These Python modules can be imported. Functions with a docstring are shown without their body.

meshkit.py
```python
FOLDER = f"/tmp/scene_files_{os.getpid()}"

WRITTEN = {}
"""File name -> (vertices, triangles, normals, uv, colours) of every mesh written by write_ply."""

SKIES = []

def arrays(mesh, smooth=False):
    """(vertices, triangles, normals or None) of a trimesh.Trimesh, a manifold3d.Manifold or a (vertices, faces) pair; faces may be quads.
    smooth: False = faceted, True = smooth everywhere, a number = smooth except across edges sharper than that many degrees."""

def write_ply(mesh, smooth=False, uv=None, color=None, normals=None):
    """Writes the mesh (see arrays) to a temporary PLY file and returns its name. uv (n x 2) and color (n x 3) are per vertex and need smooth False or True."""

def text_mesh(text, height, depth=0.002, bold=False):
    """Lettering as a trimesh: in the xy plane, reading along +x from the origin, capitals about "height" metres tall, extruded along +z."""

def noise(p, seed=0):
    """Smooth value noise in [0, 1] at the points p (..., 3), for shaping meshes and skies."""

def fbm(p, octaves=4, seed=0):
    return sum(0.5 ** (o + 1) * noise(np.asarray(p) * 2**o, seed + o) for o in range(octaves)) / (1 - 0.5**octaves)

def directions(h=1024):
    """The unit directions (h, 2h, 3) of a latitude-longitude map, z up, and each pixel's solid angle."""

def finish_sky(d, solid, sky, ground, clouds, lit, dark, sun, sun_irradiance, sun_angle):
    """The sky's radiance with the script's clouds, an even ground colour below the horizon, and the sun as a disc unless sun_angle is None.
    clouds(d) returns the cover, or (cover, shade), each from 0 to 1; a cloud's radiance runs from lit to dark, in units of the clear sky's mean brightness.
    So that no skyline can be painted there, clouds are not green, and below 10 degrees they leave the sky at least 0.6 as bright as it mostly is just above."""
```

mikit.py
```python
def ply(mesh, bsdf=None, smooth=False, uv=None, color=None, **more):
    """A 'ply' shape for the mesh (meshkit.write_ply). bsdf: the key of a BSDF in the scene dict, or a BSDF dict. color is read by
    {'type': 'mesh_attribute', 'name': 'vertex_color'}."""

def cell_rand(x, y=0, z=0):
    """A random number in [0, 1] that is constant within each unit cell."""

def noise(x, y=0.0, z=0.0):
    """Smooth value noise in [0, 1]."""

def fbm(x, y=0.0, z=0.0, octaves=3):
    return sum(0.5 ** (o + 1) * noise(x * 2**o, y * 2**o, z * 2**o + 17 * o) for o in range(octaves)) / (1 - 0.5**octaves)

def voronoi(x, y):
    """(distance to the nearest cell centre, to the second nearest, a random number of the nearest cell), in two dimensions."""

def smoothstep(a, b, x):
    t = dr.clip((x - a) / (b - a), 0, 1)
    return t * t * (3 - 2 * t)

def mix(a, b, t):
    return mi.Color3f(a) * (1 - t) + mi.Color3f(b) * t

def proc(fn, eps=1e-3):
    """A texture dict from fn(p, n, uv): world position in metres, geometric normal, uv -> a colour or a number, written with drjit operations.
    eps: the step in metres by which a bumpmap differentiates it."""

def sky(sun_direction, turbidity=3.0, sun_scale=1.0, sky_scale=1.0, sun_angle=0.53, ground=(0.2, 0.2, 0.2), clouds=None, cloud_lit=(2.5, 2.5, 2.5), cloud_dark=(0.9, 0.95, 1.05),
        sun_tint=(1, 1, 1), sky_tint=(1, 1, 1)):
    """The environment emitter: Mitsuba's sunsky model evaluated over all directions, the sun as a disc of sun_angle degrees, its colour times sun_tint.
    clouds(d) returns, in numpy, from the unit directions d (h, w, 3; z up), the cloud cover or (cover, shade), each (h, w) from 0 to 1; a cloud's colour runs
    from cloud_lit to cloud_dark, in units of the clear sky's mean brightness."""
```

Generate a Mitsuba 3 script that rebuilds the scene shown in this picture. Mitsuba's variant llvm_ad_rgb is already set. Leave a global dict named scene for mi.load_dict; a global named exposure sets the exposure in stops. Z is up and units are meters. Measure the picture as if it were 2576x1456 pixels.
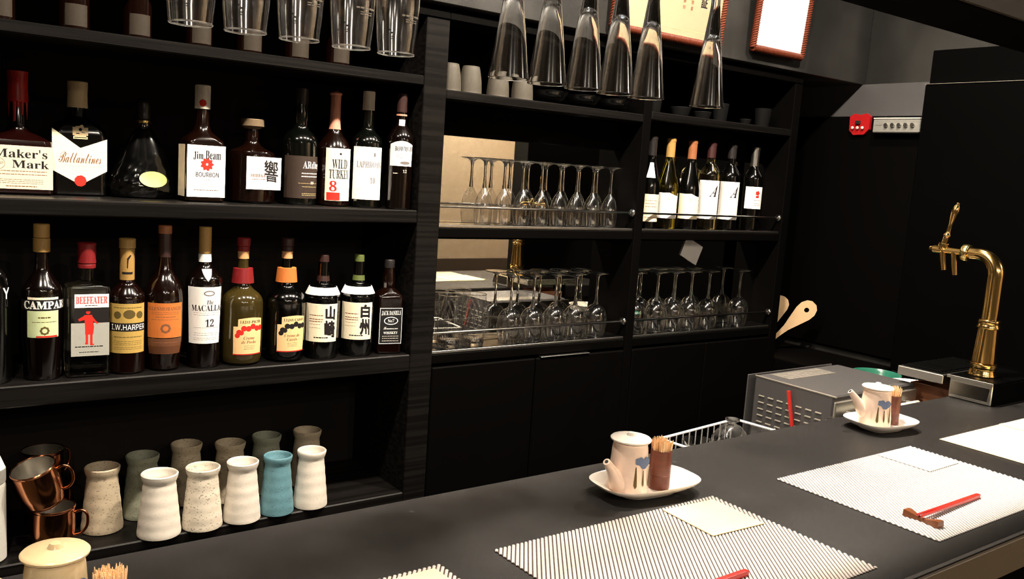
import math, random, glob
import numpy as np, trimesh, manifold3d
import drjit as dr
import mitsuba as mi
import mikit
from mikit import ply, proc, noise, fbm, smoothstep, mix
from PIL import Image, ImageDraw, ImageFont
from shapely import affinity, box as sbox, union_all
from shapely.geometry import Polygon, Point, MultiPolygon

TF = mi.ScalarTransform4f
scene, labels = {}, {}
random.seed(7); RNG = np.random.default_rng(7)

# ------------------------------------------------------------------ camera, lamps, exposure
exposure = 3.0
EYE = 1.52                                    # eye height in metres; the bar shelves run along +x, the shelf wall faces -y
scene['camera'] = {'type': 'perspective', 'fov': 60.318, 'fov_axis': 'x', 'near_clip': 0.05, 'far_clip': 50.0,
    'to_world': TF().look_at(origin=[0, 0, EYE], target=[0.59163, 0.79503, EYE - 0.13382], up=[0.02631, 0.14685, 0.98881])}
WARM = (1.0, 0.87, 0.71)
# ceiling spotlights over the bar aisle and over the guests' side: x, y, radiance
SPOTS = [(0.05, 1.38, 280), (0.68, 1.38, 340), (1.20, 1.38, 270), (1.66, 1.36, 640), (2.40, 1.40, 280)]
GUEST = [(-0.50, -1.30, 410), (0.60, -1.75, 380), (-0.25, -2.90, 500), (1.45, -2.40, 450), (3.55, -0.75, 450)]
CEIL = 2.60

# ------------------------------------------------------------------ helpers: keys, materials
used = {}
def key(name, parent=None):
    k = (parent + '__' if parent else '') + name
    n = used.get(k, 0); used[k] = n + 1
    return k if n == 0 else f'{k}_{n:03d}'
def thing(name, label, cat, group=None):
    k = key(name); labels[k] = {'label': label, 'category': cat}
    if group: labels[k]['group'] = group
    return k
def add(k, mesh, m, smooth=False, at=None, **kw):
    d = mesh if isinstance(mesh, dict) else ply(mesh, None, smooth=smooth, **kw)
    d = {**d, 'bsdf': {'type': 'ref', 'id': m}}
    if at is not None: d['to_world'] = at
    scene[k] = d
    return k
def part(name, parent, mesh, m, smooth=False, at=None, label=None, kind=None, **kw):
    k = add(key(name, parent), mesh, m, smooth, at, **kw)
    if label or kind: labels[k] = {**({'label': label} if label else {}), **({'kind': kind} if kind else {})}
    return k
def solo(name, mesh, m, label, cat, group=None, smooth=False, at=None, kind=None, **kw):
    k = thing(name, label, cat, group)
    if kind: labels[k]['kind'] = kind
    return add(k, mesh, m, smooth, at, **kw)
def struct(name, mesh, m, **kw):
    k = key(name); labels[k] = {'kind': 'structure'}
    return add(k, mesh, m, **kw)
def place(x=0, y=0, z=0, rz=0):
    return TF().translate([x, y, z]).rotate([0, 0, 1], rz)

def rgb(c): return {'type': 'rgb', 'value': [float(v) for v in c]}
def lin(r, g, b): return [((v / 255) / 12.92 if v / 255 <= .04045 else ((v / 255 + .055) / 1.055) ** 2.4) for v in (r, g, b)]
def mat(name, c, rough=.5, spec=.5, metal=0., **kw):
    b = {'type': 'principled', 'base_color': rgb(c) if isinstance(c, (tuple, list)) else c, 'roughness': rough, 'specular': spec, 'metallic': metal, **kw}
    scene[name] = {'type': 'twosided', 'bsdf': b}
    return name
for name, c, ro, sp in [
    ('black_wood', (.0017, .0015, .0014), .5, .02), ('board_black', (.0050, .0044, .0041), .38, .14), ('panel_brown', (.010, .0082, .0072), .6, .05), ('black_gloss', (.002, .002, .002), .12, .35), ('black_matt', (.0018, .0018, .0018), .7, .02), ('cupboard_black', (.0012, .0012, .0012), .4, .015),
    ('bulk_paint', (.030, .029, .027), .38, .5), ('grey_panel', (.062, .060, .061), .45, .5), ('beige_wall', (.62, .49, .35), .7, .3),
    ('dark_plaster', (.07, .055, .042), .7, .2), ('brown_panel', (.075, .055, .042), .5, .4), ('ceiling_dark', (.05, .042, .034), .8, .2), ('floor_dark', (.035, .028, .014), .5, .4),
    ('beam_front_lit', (.026, .019, .012), .6, .3), ('fascia', (.080, .057, .034), .5, .4),
    ('paper', (.80, .78, .74), .6, .3), ('paper_cream', (.80, .66, .40), .6, .3), ('paper_ivory', (.85, .76, .55), .6, .3), ('paper_pale', (.76, .64, .46), .6, .3),
    ('label_green', (.52, .60, .34), .6, .3), ('label_orange', (.52, .15, .032), .55, .3), ('label_gold', (.44, .29, .075), .4, .5), ('label_brown', (.12, .045, .02), .5, .4),
    ('label_dark', (.035, .022, .016), .5, .4), ('label_black', (.008, .008, .008), .4, .5), ('label_grey', (.36, .36, .32), .5, .4), ('label_yellow', (.75, .62, .17), .5, .4),
    ('label_peach', (.80, .52, .25), .55, .3), ('ink', (.012, .010, .010), .6, .2), ('ink_grey', (.16, .14, .13), .6, .2), ('ink_red', (.55, .022, .014), .55, .3),
    ('ink_brown', (.19, .075, .035), .6, .2), ('ink_white', (.82, .80, .74), .6, .2), ('ink_gold', (.60, .42, .18), .5, .3), ('ink_faint', (.50, .46, .40), .6, .2), ('ink_olive', (.10, .07, .02), .6, .2),
    ('ink_blue', (.12, .16, .27), .5, .4), ('wax_red', (.36, .010, .008), .35, .5), ('cap_red', (.17, .010, .012), .35, .5), ('cap_white', (.74, .70, .60), .45, .4),
    ('cap_cream', (.60, .47, .28), .45, .4), ('cap_gold', (.34, .20, .058), .4, .5), ('cap_copper', (.26, .095, .038), .4, .5), ('cap_pink', (.60, .25, .17), .4, .5), ('cap_black', (.014, .012, .012), .35, .5),
    ('cap_brown', (.028, .011, .009), .4, .5), ('cap_green', (.085, .11, .028), .4, .5), ('cap_maroon', (.035, .010, .010), .4, .5), ('cork', (.55, .30, .13), .7, .3),
    ('glass_amber', (0.00358, 0.00099, 0.00049), .11, 1.0), ('glass_black', (0.00066, 0.00066, 0.00061), .11, 1.0), ('glass_red', (0.00550, 0.00077, 0.00055), .11, 1.0), ('glass_green', (0.00088, 0.00121, 0.00088), .11, 1.0),
    ('glass_brown', (0.00176, 0.00077, 0.00055), .11, 1.0), ('porcelain', (.82, .76, .68), .12, .5), ('porcelain_pink', (.80, .62, .50), .14, .5), ('porcelain_tan', (.70, .54, .31), .16, .5),
    ('bamboo_red', (.22, .052, .026), .4, .5), ('pick_wood', (.80, .56, .32), .6, .3), ('paddle_wood', (.66, .45, .25), .6, .3), ('wood_red', (.30, .12, .06), .5, .4),
    ('lacquer_red', (.40, .018, .014), .25, .5), ('peach_liquid', (.030, .021, .005), .11, 1.0), ('stopper_tan', (.16, .115, .07), .2, .5), ('shaded_jar_label', (.024, .018, .012), .6, .2), ('menu_cream', (.60, .50, .34), .6, .2), ('coaster_cream', (.66, .56, .33), .6, .2), ('cert_paper', (.30, .245, .155), .6, .2), ('rest_brown', (.13, .040, .014), .28, .5), ('bowl_green', (.02, .13, .085), .25, .5), ('plastic_red', (.36, .010, .012), .3, .5),
    ('plastic_white', (.50, .49, .44), .4, .5), ('plastic_grey', (.22, .215, .195), .4, .5), ('wire_white', (.75, .75, .72), .35, .5), ('card_grey', (.80, .79, .77), .6, .3), ('slot_dark', (.012, .012, .012), .6, .3),
    ('rope_red', (.090, .018, .007), .5, .2), ('cup_beige', (.40, .33, .24), .7, .3), ('cup_grey', (.005, .005, .005), .6, .05), ('cup_pale', (.052, .045, .034), .6, .3)]:
    mat(name, c, ro, sp)
mat('brass', (.86, .56, .20), .16, .5, 1.); mat('copper', (.80, .33, .17), .15, .5, 1.); mat('steel', (.62, .60, .56), .28, .5, 1.)
mat('chrome', (.82, .82, .82), .12, .5, 1.); mat('oven_steel', (.105, .10, .10), .42, .5, .6); mat('oven_edge', (.46, .43, .37), .35, .5, .8); mat('gold_metal', (.80, .62, .25), .2, .5, 1.)
def sheen(g, w, a=.045):                      # polished glass with a faint gloss of its own
    return {'type': 'blendbsdf', 'weight': w, 'a': g, 'b': {'type': 'twosided', 'bsdf': {'type': 'roughconductor', 'material': 'none', 'alpha': a, 'distribution': 'ggx'}}}
scene['mirror_silver'] = {'type': 'twosided', 'bsdf': {'type': 'conductor', 'material': 'Ag', 'specular_reflectance': rgb((.80, .80, .78))}}
scene['clear_glass'] = sheen({'type': 'dielectric', 'int_ior': 1.5, 'ext_ior': 1.0}, .07, .014)
scene['thin_glass'] = sheen({'type': 'thindielectric', 'int_ior': 1.5, 'ext_ior': 1.0}, .09, .014)
scene['hung_glass'] = sheen({'type': 'thindielectric', 'int_ior': 1.5, 'ext_ior': 1.0}, .12, .014)
scene['gin_glass'] = sheen({'type': 'dielectric', 'int_ior': 1.35, 'specular_transmittance': rgb((.93, .95, .93))}, .05, .014)
scene['peach_glass'] = sheen({'type': 'dielectric', 'int_ior': 1.36, 'specular_transmittance': rgb((.80, .70, .40))}, .05, .014)
scene['olive_glass'] = sheen({'type': 'dielectric', 'int_ior': 1.36, 'specular_transmittance': rgb((.70, .66, .26))}, .05, .014)
scene['straw_glass'] = sheen({'type': 'dielectric', 'int_ior': 1.36, 'specular_transmittance': rgb((.86, .82, .58))}, .05, .014)

def counter_color(p, n, uv):
    s = fbm(p.x * 5, p.y * 5, 3.0, 4); sp = smoothstep(.80, .86, noise(p.x * 70, p.y * 70, 1.5))
    return mix((.0095, .0088, .0088), (.0135, .0125, .0122), s) + mi.Color3f(.02) * sp * smoothstep(.6, .8, noise(p.x * 9, p.y * 9, 4.))
mat('counter_top', proc(counter_color), .45, .25)
def bulk_color(p, n, uv):
    s = fbm(p.x * 6 + p.y * 6, p.z * 1.4, 2., 4); t = fbm(p.x * 3, p.y * 3, p.z * 7, 3)
    return mix((.013, .0126, .012), (.042, .040, .0375), smoothstep(.25, .8, .6 * s + .4 * t))
mat('bulkhead_paint', proc(bulk_color), .36, .35)
def board_color(p, n, uv):
    g = fbm(p.x * 3 + p.y * 9, p.z * 150, p.y * 60, 4)
    return mix((.0026, .0023, .0021), (.0064, .0056, .0052), smoothstep(.3, .7, g))
mat('board_black', proc(board_color), .40, .12)
def wall_color(p, n, uv):
    s = fbm(p.y * 5, p.z * 3, 2., 4)
    return mix((.007, .0067, .0062), (.026, .025, .023), smoothstep(.2, .8, s))
mat('wall_paint', proc(wall_color), .4, .3)
mat('cord_silver', (.43, .39, .36), .5, .35); mat('cord_white', (.46, .445, .43), .5, .35); mat('mat_backing', (.030, .017, .013), .6, .2); mat('mat_backing_grey', (.045, .040, .036), .6, .2)
def speckle(base, dots, amt):
    def fn(p, n, uv):
        a = smoothstep(.72, .80, noise(p.x * 270, p.y * 270, p.z * 270)); b = fbm(p.x * 30, p.y * 30, p.z * 60, 3)
        return mix(mi.Color3f(base) * (.86 + .26 * b), dots, a * amt)
    return fn
mat('stoneware_white', proc(speckle((.62, .57, .49), (.2, .15, .1), .12)), .55, .4)
mat('stoneware_speckled', proc(speckle((.58, .52, .42), (.10, .07, .05), .55)), .55, .4)
mat('stoneware_blue', proc(speckle((.10, .22, .26), (.05, .10, .12), .4)), .5, .4)
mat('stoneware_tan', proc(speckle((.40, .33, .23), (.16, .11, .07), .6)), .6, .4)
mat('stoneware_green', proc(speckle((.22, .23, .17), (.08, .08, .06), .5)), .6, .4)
def wood_color(p, n, uv):
    g = fbm(p.x * 25, p.y * 25, p.z * 160, 3)
    return mix((.085, .019, .009), (.155, .040, .020), g)
mat('bamboo_red', proc(wood_color), .4, .5)

# ------------------------------------------------------------------ helpers: meshes
def cat(*ms): return trimesh.util.concatenate([m for m in ms if m is not None])
def fix(m):
    if m.volume < 0: m.invert()
    return m
def bx(x0, x1, y0, y1, z0, z1, b=.002):
    b = min(b, .45 * min(x1 - x0, y1 - y0, z1 - z0))
    if b <= 0:
        m = trimesh.creation.box(extents=(x1 - x0, y1 - y0, z1 - z0)); m.apply_translation(((x0 + x1) / 2, (y0 + y1) / 2, (z0 + z1) / 2)); return m
    pts = []
    for X, sx in ((x0, 1), (x1, -1)):
        for Y, sy in ((y0, 1), (y1, -1)):
            for Z, sz in ((z0, 1), (z1, -1)):
                pts += [(X, Y + sy * b, Z + sz * b), (X + sx * b, Y, Z + sz * b), (X + sx * b, Y + sy * b, Z)]
    return trimesh.PointCloud(pts).convex_hull
def lathe(prof, n=48):
    p = np.array(prof, float); a = np.arange(n) * 2 * np.pi / n
    V, F, rows = [], [], []
    for r, z in p:
        if r < 1e-7: rows.append([len(V)] * n); V.append((0, 0, z))
        else: rows.append(list(range(len(V), len(V) + n))); V += [(r * math.cos(t), r * math.sin(t), z) for t in a]
    for A, B in zip(rows, rows[1:]):
        for j in range(n):
            k = (j + 1) % n
            if A[j] != A[k]: F.append((A[j], A[k], B[k] if B[j] != B[k] else B[j]))
            if B[j] != B[k]: F.append((A[j], B[k], B[j]))
    return trimesh.Trimesh(V, F, process=False)
def solid(prof, n=48): return fix(lathe(prof, n))
def curve(pts, n=6):
    """Catmull-Rom through the profile points (r, z) for soft shoulders."""
    p = np.array(pts, float); q = np.vstack([2 * p[0] - p[1], p, 2 * p[-1] - p[-2]]); out = []
    for i in range(1, len(q) - 2):
        for t in np.arange(n) / n:
            a, b, c, d = q[i - 1], q[i], q[i + 1], q[i + 2]
            out.append(.5 * (2 * b + (c - a) * t + (2 * a - 5 * b + 4 * c - d) * t * t + (3 * b - a - 3 * c + d) * t ** 3))
    return [tuple(x) for x in out] + [tuple(p[-1])]
def rrect(hw, hd, rc, n=40):
    rc = max(min(rc, hw - 1e-4, hd - 1e-4), 1e-4); out = []; m = n // 4
    for cx, cy, a0 in ((hw - rc, hd - rc, 0), (-hw + rc, hd - rc, 90), (-hw + rc, -hd + rc, 180), (hw - rc, -hd + rc, 270)):
        for i in range(m):
            a = math.radians(a0 + 90 * i / (m - 1)); out.append((cx + rc * math.cos(a), cy + rc * math.sin(a)))
    return out
def loft(secs, n=40):
    """secs: (z, half width, half depth, corner radius); closed with caps."""
    V, F = [], []; m = (n // 4) * 4
    for z, hw, hd, rc in secs: V += [(x, y, z) for x, y in rrect(hw, hd, rc, n)]
    for i in range(len(secs) - 1):
        for j in range(m):
            a, b = i * m + j, i * m + (j + 1) % m; F += [(a, b, b + m), (a, b + m, a + m)]
    for i, flip in ((0, True), (len(secs) - 1, False)):
        c = len(V); V.append((0, 0, secs[i][0]))
        for j in range(m):
            a, b = i * m + j, i * m + (j + 1) % m; F.append((c, b, a) if flip else (c, a, b))
    return fix(trimesh.Trimesh(V, F, process=False))
def tube(pts, rad, sides=12, closed=False):
    p = np.array(pts, float); n = len(p); rad = np.broadcast_to(rad, (n,))
    t = np.gradient(p, axis=0) if not closed else np.roll(p, -1, 0) - np.roll(p, 1, 0)
    t /= np.linalg.norm(t, axis=1, keepdims=True) + 1e-12
    ref = np.array([0, 0, 1.]) if abs(t[0, 2]) < .9 else np.array([1., 0, 0]); a = np.cross(t[0], ref); a /= np.linalg.norm(a); A = []
    for i in range(n):
        a = a - t[i] * (a @ t[i]); a /= np.linalg.norm(a); A.append(a)
    A = np.array(A); B = np.cross(t, A); ang = np.arange(sides) * 2 * np.pi / sides
    V = (p[:, None] + rad[:, None, None] * (np.cos(ang)[None, :, None] * A[:, None] + np.sin(ang)[None, :, None] * B[:, None])).reshape(-1, 3); F = []
    for i in range(n if closed else n - 1):
        k = (i + 1) % n
        for j in range(sides):
            l = (j + 1) % sides; F += [(i * sides + j, i * sides + l, k * sides + l), (i * sides + j, k * sides + l, k * sides + j)]
    if not closed:
        for i, fl in ((0, True), (n - 1, False)):
            c = len(V); V = np.vstack([V, p[i]])
            for j in range(sides):
                l = (j + 1) % sides; F.append((c, i * sides + l, i * sides + j) if fl else (c, i * sides + j, i * sides + l))
    return fix(trimesh.Trimesh(V, F, process=False))
def arc(c, r, a0, a1, n, ax=(1, 0, 0), ay=(0, 0, 1)):
    ax, ay = np.array(ax, float), np.array(ay, float)
    return [np.array(c) + r * (math.cos(math.radians(a)) * ax + math.sin(math.radians(a)) * ay) for a in np.linspace(a0, a1, n)]
def moved(m, t=None, rz=0, rx=0, ry=0):
    m = m.copy()
    for ang, ax in ((rx, [1, 0, 0]), (ry, [0, 1, 0]), (rz, [0, 0, 1])):
        if ang: m.apply_transform(trimesh.transformations.rotation_matrix(math.radians(ang), ax))
    if t is not None: m.apply_translation(t)
    return m
def extrude(poly, h):
    gs = [g for g in getattr(poly, 'geoms', [poly]) if g.area > 1e-9]
    return cat(*[trimesh.creation.extrude_polygon(g, h, engine='earcut') for g in gs])

# ------------------------------------------------------------------ helpers: print on labels
FONTS = {k: glob.glob('/opt/blender-*/*/datafiles/fonts/' + f)[0] for k, f in dict(sans='Inter.woff2', math='NotoSansMath-Regular.woff2', cjk='Noto Sans CJK Regular.woff2').items()}
def _style(t, st):
    U, l, d = {'serif': (0x1D400, 0x1D41A, 0x1D7CE), 'script': (0x1D4D0, 0x1D4EA, None), 'ital': (0x1D468, 0x1D482, None)}[st]
    return ''.join(chr(U + ord(c) - 65) if 'A' <= c <= 'Z' else chr(l + ord(c) - 97) if 'a' <= c <= 'z' else chr(d + ord(c) - 48) if d and '0' <= c <= '9' else c for c in t)
_cache = {}
def text(t, w, h, cx, cy, st='serif', bold=0, skew=0):
    """The words as a polygon fitted into a box of width w (or None) and height h about (cx, cy)."""
    k = (t, st, bold)
    if k not in _cache:
        f = ImageFont.truetype(FONTS['cjk' if st == 'cjk' else 'sans' if st == 'sans' else 'math'], 96)
        s = t if st in ('cjk', 'sans') else _style(t, st)
        x0, y0, x1, y1 = f.getbbox(s, anchor='ls', stroke_width=bold)
        im = Image.new('L', (x1 - x0 + 8, y1 - y0 + 8)); ImageDraw.Draw(im).text((4 - x0, 4 - y0), s, 255, f, anchor='ls', stroke_width=bold)
        on = np.pad(np.asarray(im) > 127, ((0, 0), (1, 1))).astype(np.int8)
        rows, st_ = np.nonzero(np.diff(on, axis=1) == 1); en = np.nonzero(np.diff(on, axis=1) == -1)[1]
        _cache[k] = union_all(sbox(st_, -rows - 1, en, -rows)).buffer(.8).buffer(-.8).simplify(1.1)
    g = _cache[k]; x0, y0, x1, y1 = g.bounds
    sy = h / (y1 - y0); sx = sy if w is None else w / (x1 - x0)
    g = affinity.scale(affinity.translate(g, -(x0 + x1) / 2, -(y0 + y1) / 2), sx, sy, origin=(0, 0))
    if skew: g = affinity.skew(g, skew, 0, origin=(0, 0))
    return affinity.translate(g, cx, cy)
def lines(u0, u1, vs, h=.0011, seed=1, ragged=.0):
    """Rows of print too small to read."""
    r = random.Random(seed); out = []
    for v in vs:
        a, b = (u0 + r.random() * ragged, u1 - r.random() * ragged); x = a
        while x < b:
            w = min(b - x, r.uniform(.003, .008)); out.append(sbox(x, v, x + w, v + h)); x += w + .0012
    return union_all(out)
def rect(u0, u1, v0, v1, top=0., n=12):
    if not top: return sbox(u0, v0, u1, v1)
    return Polygon([(u0, v0), (u1, v0)] + [(u1 + (u0 - u1) * i / n, v1 + top * math.sin(math.pi * i / n)) for i in range(n + 1)])
def blob(cx, cy, r, n=20, wob=.0, k=6, sy=1.):
    return Polygon([(cx + r * (1 + wob * math.cos(k * a)) * math.cos(a), cy + sy * r * (1 + wob * math.cos(k * a)) * math.sin(a)) for a in np.arange(n) * 2 * math.pi / n])
def wrap(poly, off, th, R=None, flat=None, edge=.005, lean=0.):
    """A printed sheet laid on a bottle's front (-y): on a round body of radius R (number or function of height) or on a flat face at y = -flat."""
    m = extrude(poly, th)
    if R is not None:
        v, f = trimesh.remesh.subdivide_to_size(m.vertices, m.faces, edge, max_iter=8); v = np.array(v)
        r = (np.array([R(z) for z in v[:, 1]]) if callable(R) else R) + off + v[:, 2]; a = v[:, 0] / (r if not callable(R) else R(float(np.mean(v[:, 1]))))
        return fix(trimesh.Trimesh(np.stack([r * np.sin(a), -r * np.cos(a), v[:, 1]], 1), f, process=False))
    v = np.array(m.vertices)
    return fix(trimesh.Trimesh(np.stack([v[:, 0], -(flat + off + v[:, 2]) - lean * v[:, 1], v[:, 1]], 1), m.faces, process=False))

# ------------------------------------------------------------------ the room
D = 2.05                                      # front plane of the shelf wall
struct('floor', bx(-2.6, 4.4, -4.4, 2.7, -.06, 0, 0), 'floor_dark')
struct('ceiling', bx(-2.6, 4.4, -4.4, 2.7, CEIL, CEIL + .06, 0), 'ceiling_dark')
struct('wall_back', bx(-2.6, 4.4, 2.40, 2.5, 0, CEIL, 0), 'black_wood')
struct('wall_left', bx(-2.6, -2.5, -4.4, 2.4, 0, CEIL, 0), 'dark_plaster')
struct('wall_front', bx(2.3, 4.4, -1.5, -1.4, 0, CEIL, 0), 'beige_wall')
struct('wall_far', bx(-2.5, 2.3, -4.4, -4.3, 0, CEIL, 0), 'dark_plaster')
struct('wall_return', bx(2.3, 2.4, -4.4, -1.5, 0, CEIL, 0), 'dark_plaster')
struct('wall_side', bx(4.3, 4.4, -1.4, 0.0, 0, CEIL, 0), 'beige_wall')
struct('wall_right', bx(3.15, 4.4, 0.0, 2.4, 0, CEIL, 0), 'wall_paint')
struct('wall_bulkhead', bx(-1.6, 3.15, 2.03, 2.40, 1.937, CEIL, .002), 'bulkhead_paint')
struct('trim_1', bx(2.3, 3.0, -1.40, -1.38, 0, .82), 'brown_panel')
struct('trim_2', bx(3.0, 4.28, -1.40, -1.38, 0, .82), 'brown_panel')
struct('trim_3', bx(3.138, 3.15, 1.70, 2.40, 1.815, 1.938), 'grey_panel')
struct('trim_4', bx(3.128, 3.15, 1.70, 2.40, .905, 1.812), 'black_wood')
for i, (xs, ys, pw) in enumerate(SPOTS + GUEST):
    t = thing('ceiling_spotlight', ('small round ceiling spotlight over the bar aisle, ' + ['leftmost', 'second from the left', 'middle one', 'second from the right', 'rightmost'][i]) if i < len(SPOTS) else ('small round ceiling spotlight over the guest room, ' + ['nearest on the left', 'nearest in the middle', 'farthest back', 'second row on the right', 'beside the beige wall'][i - len(SPOTS)]), 'light', 'ceiling spotlights')
    part('housing', t, solid([(.036, .034), (.056, .034), (.056, .040), (.046, .042), (.046, .05), (0, .05), (0, .045), (.036, .045), (.036, .036)][::-1], 32), 'steel', 40, place(xs, ys, CEIL - .052))
    lens = trimesh.Trimesh([(0, 0, 0)] + [(.034 * math.cos(a), .034 * math.sin(a), 0) for a in np.arange(24) * math.pi / 12], [(0, (j + 1) % 24 + 1, j + 1) for j in range(24)], process=False); k = part('lens', t, lens, 'plastic_white', False, place(xs, ys, CEIL - .0175))
    scene[k]['emitter'] = {'type': 'area', 'radiance': rgb([pw * c for c in WARM])}

# ------------------------------------------------------------------ cabinets of the shelf wall
TOP, MID, LOW, CUP = 1.750, 1.397, 1.004, 0.612   # upper faces of the boards in the left cabinet
t = thing('shelf_cabinet', 'tall black wooden shelf cabinet with open boards full of liquor bottles, on the left', 'cabinet')
part('back_panel', t, bx(-.6, 1.195, 2.37, 2.40, .02, 1.90, 0), 'panel_brown')
part('side_panel', t, bx(-.62, -.6, D, 2.40, .02, 1.90), 'black_wood')
part('side_panel', t, bx(1.195, 1.265, D, 2.40, .02, 1.90), 'board_black')
for z, th in ((TOP, .026), (MID, .035), (LOW, .047), (CUP, .03)):
    part('shelf', t, bx(-.6, 1.195, D, 2.37, z - th, z, .003), 'board_black')
part('top_board', t, bx(-.62, 1.265, D, 2.40, 1.902, 1.925), 'black_wood')
part('base_board', t, bx(-.6, 1.195, D + .01, D + .03, .02, .575), 'black_wood')

MIR = 2.150                                   # plane of the mirrors
Z1, Z2 = 1.360, 1.006                         # upper faces of the two glass shelves
def display(name, label, x0, x1, zt, side, first):
    t = thing(name, label, 'cabinet')
    part('side_panel', t, bx(x1, x1 + side, D, 2.40, .02, 1.90), 'black_wood')
    part('top_board', t, bx(x0, x1 + side, D, 2.40, 1.902, 1.925), 'black_wood')
    part('shelf', t, bx(x0, x1, D, 2.36, zt - .026, zt, .003), 'board_black')
    part('back_panel', t, bx(x0, x1, 2.365, 2.40, zt, 1.90, 0), 'black_wood')
    part('valance', t, bx(x0, x1, MIR - .012, MIR + .02, 1.606, zt - .027), 'black_wood')
    for z, top in ((Z1, 1.605), (Z2, 1.312)):
        part('mirror', t, bx(x0, x1, MIR, MIR + .006, z + .001, top, 0), 'mirror_silver')
        part('shelf', t, bx(x0, x1, D + .004, MIR + .03, z - .036, z - .009), 'black_wood')
        part('glass_shelf', t, bx(x0 + .001, x1 - .001, D + .012, MIR - .001, z - .008, z, .0015), 'black_gloss', label='glossy dark glass shelf top')
        part('edge_trim', t, bx(x0 + .001, x1 - .001, D + .0085, D + .0115, z - .008, z - .0005, .0008), 'steel', label='bright front edge of the glass shelf')
        r = part('rail', t, tube([(x0, D + .013, z + .05), (x1 - .004, D + .013, z + .05)], .0035, 12), 'chrome', 40, label='thin chrome guard rail')
        part('rosette', r, moved(solid(curve([(0, 0), (.011, .001), (.013, .004), (.011, .009), (.006, .012), (0, .013)]), 24), (x1 - .0005, D + .013, z + .05), ry=-90), 'chrome', 40)
    n = 2; w = (x1 - x0) / n
    for i in range(n):
        d = part('door', t, bx(x0 + i * w + .002, x0 + (i + 1) * w - .002, D - .002, D + .018, .08, Z2 - .045, .003), 'black_wood')
        if i == 1 and first: part('handle', d, bx(1.650, 1.845, D - .006, D + .016, Z2 - .0435, Z2 - .0405, .001), 'steel')
    part('plinth', t, bx(x0, x1, D + .03, D + .05, .0, .08), 'black_wood')
    return t
display('display_cabinet', 'black mirror-backed cabinet with upturned flutes above and tumblers and wine glasses below', 1.265, 2.000, 1.722, .035, True)
display('display_cabinet', 'black mirror-backed cabinet holding six wine bottles above a row of wine glasses', 2.035, 2.750, 1.735, .042, False)
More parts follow.
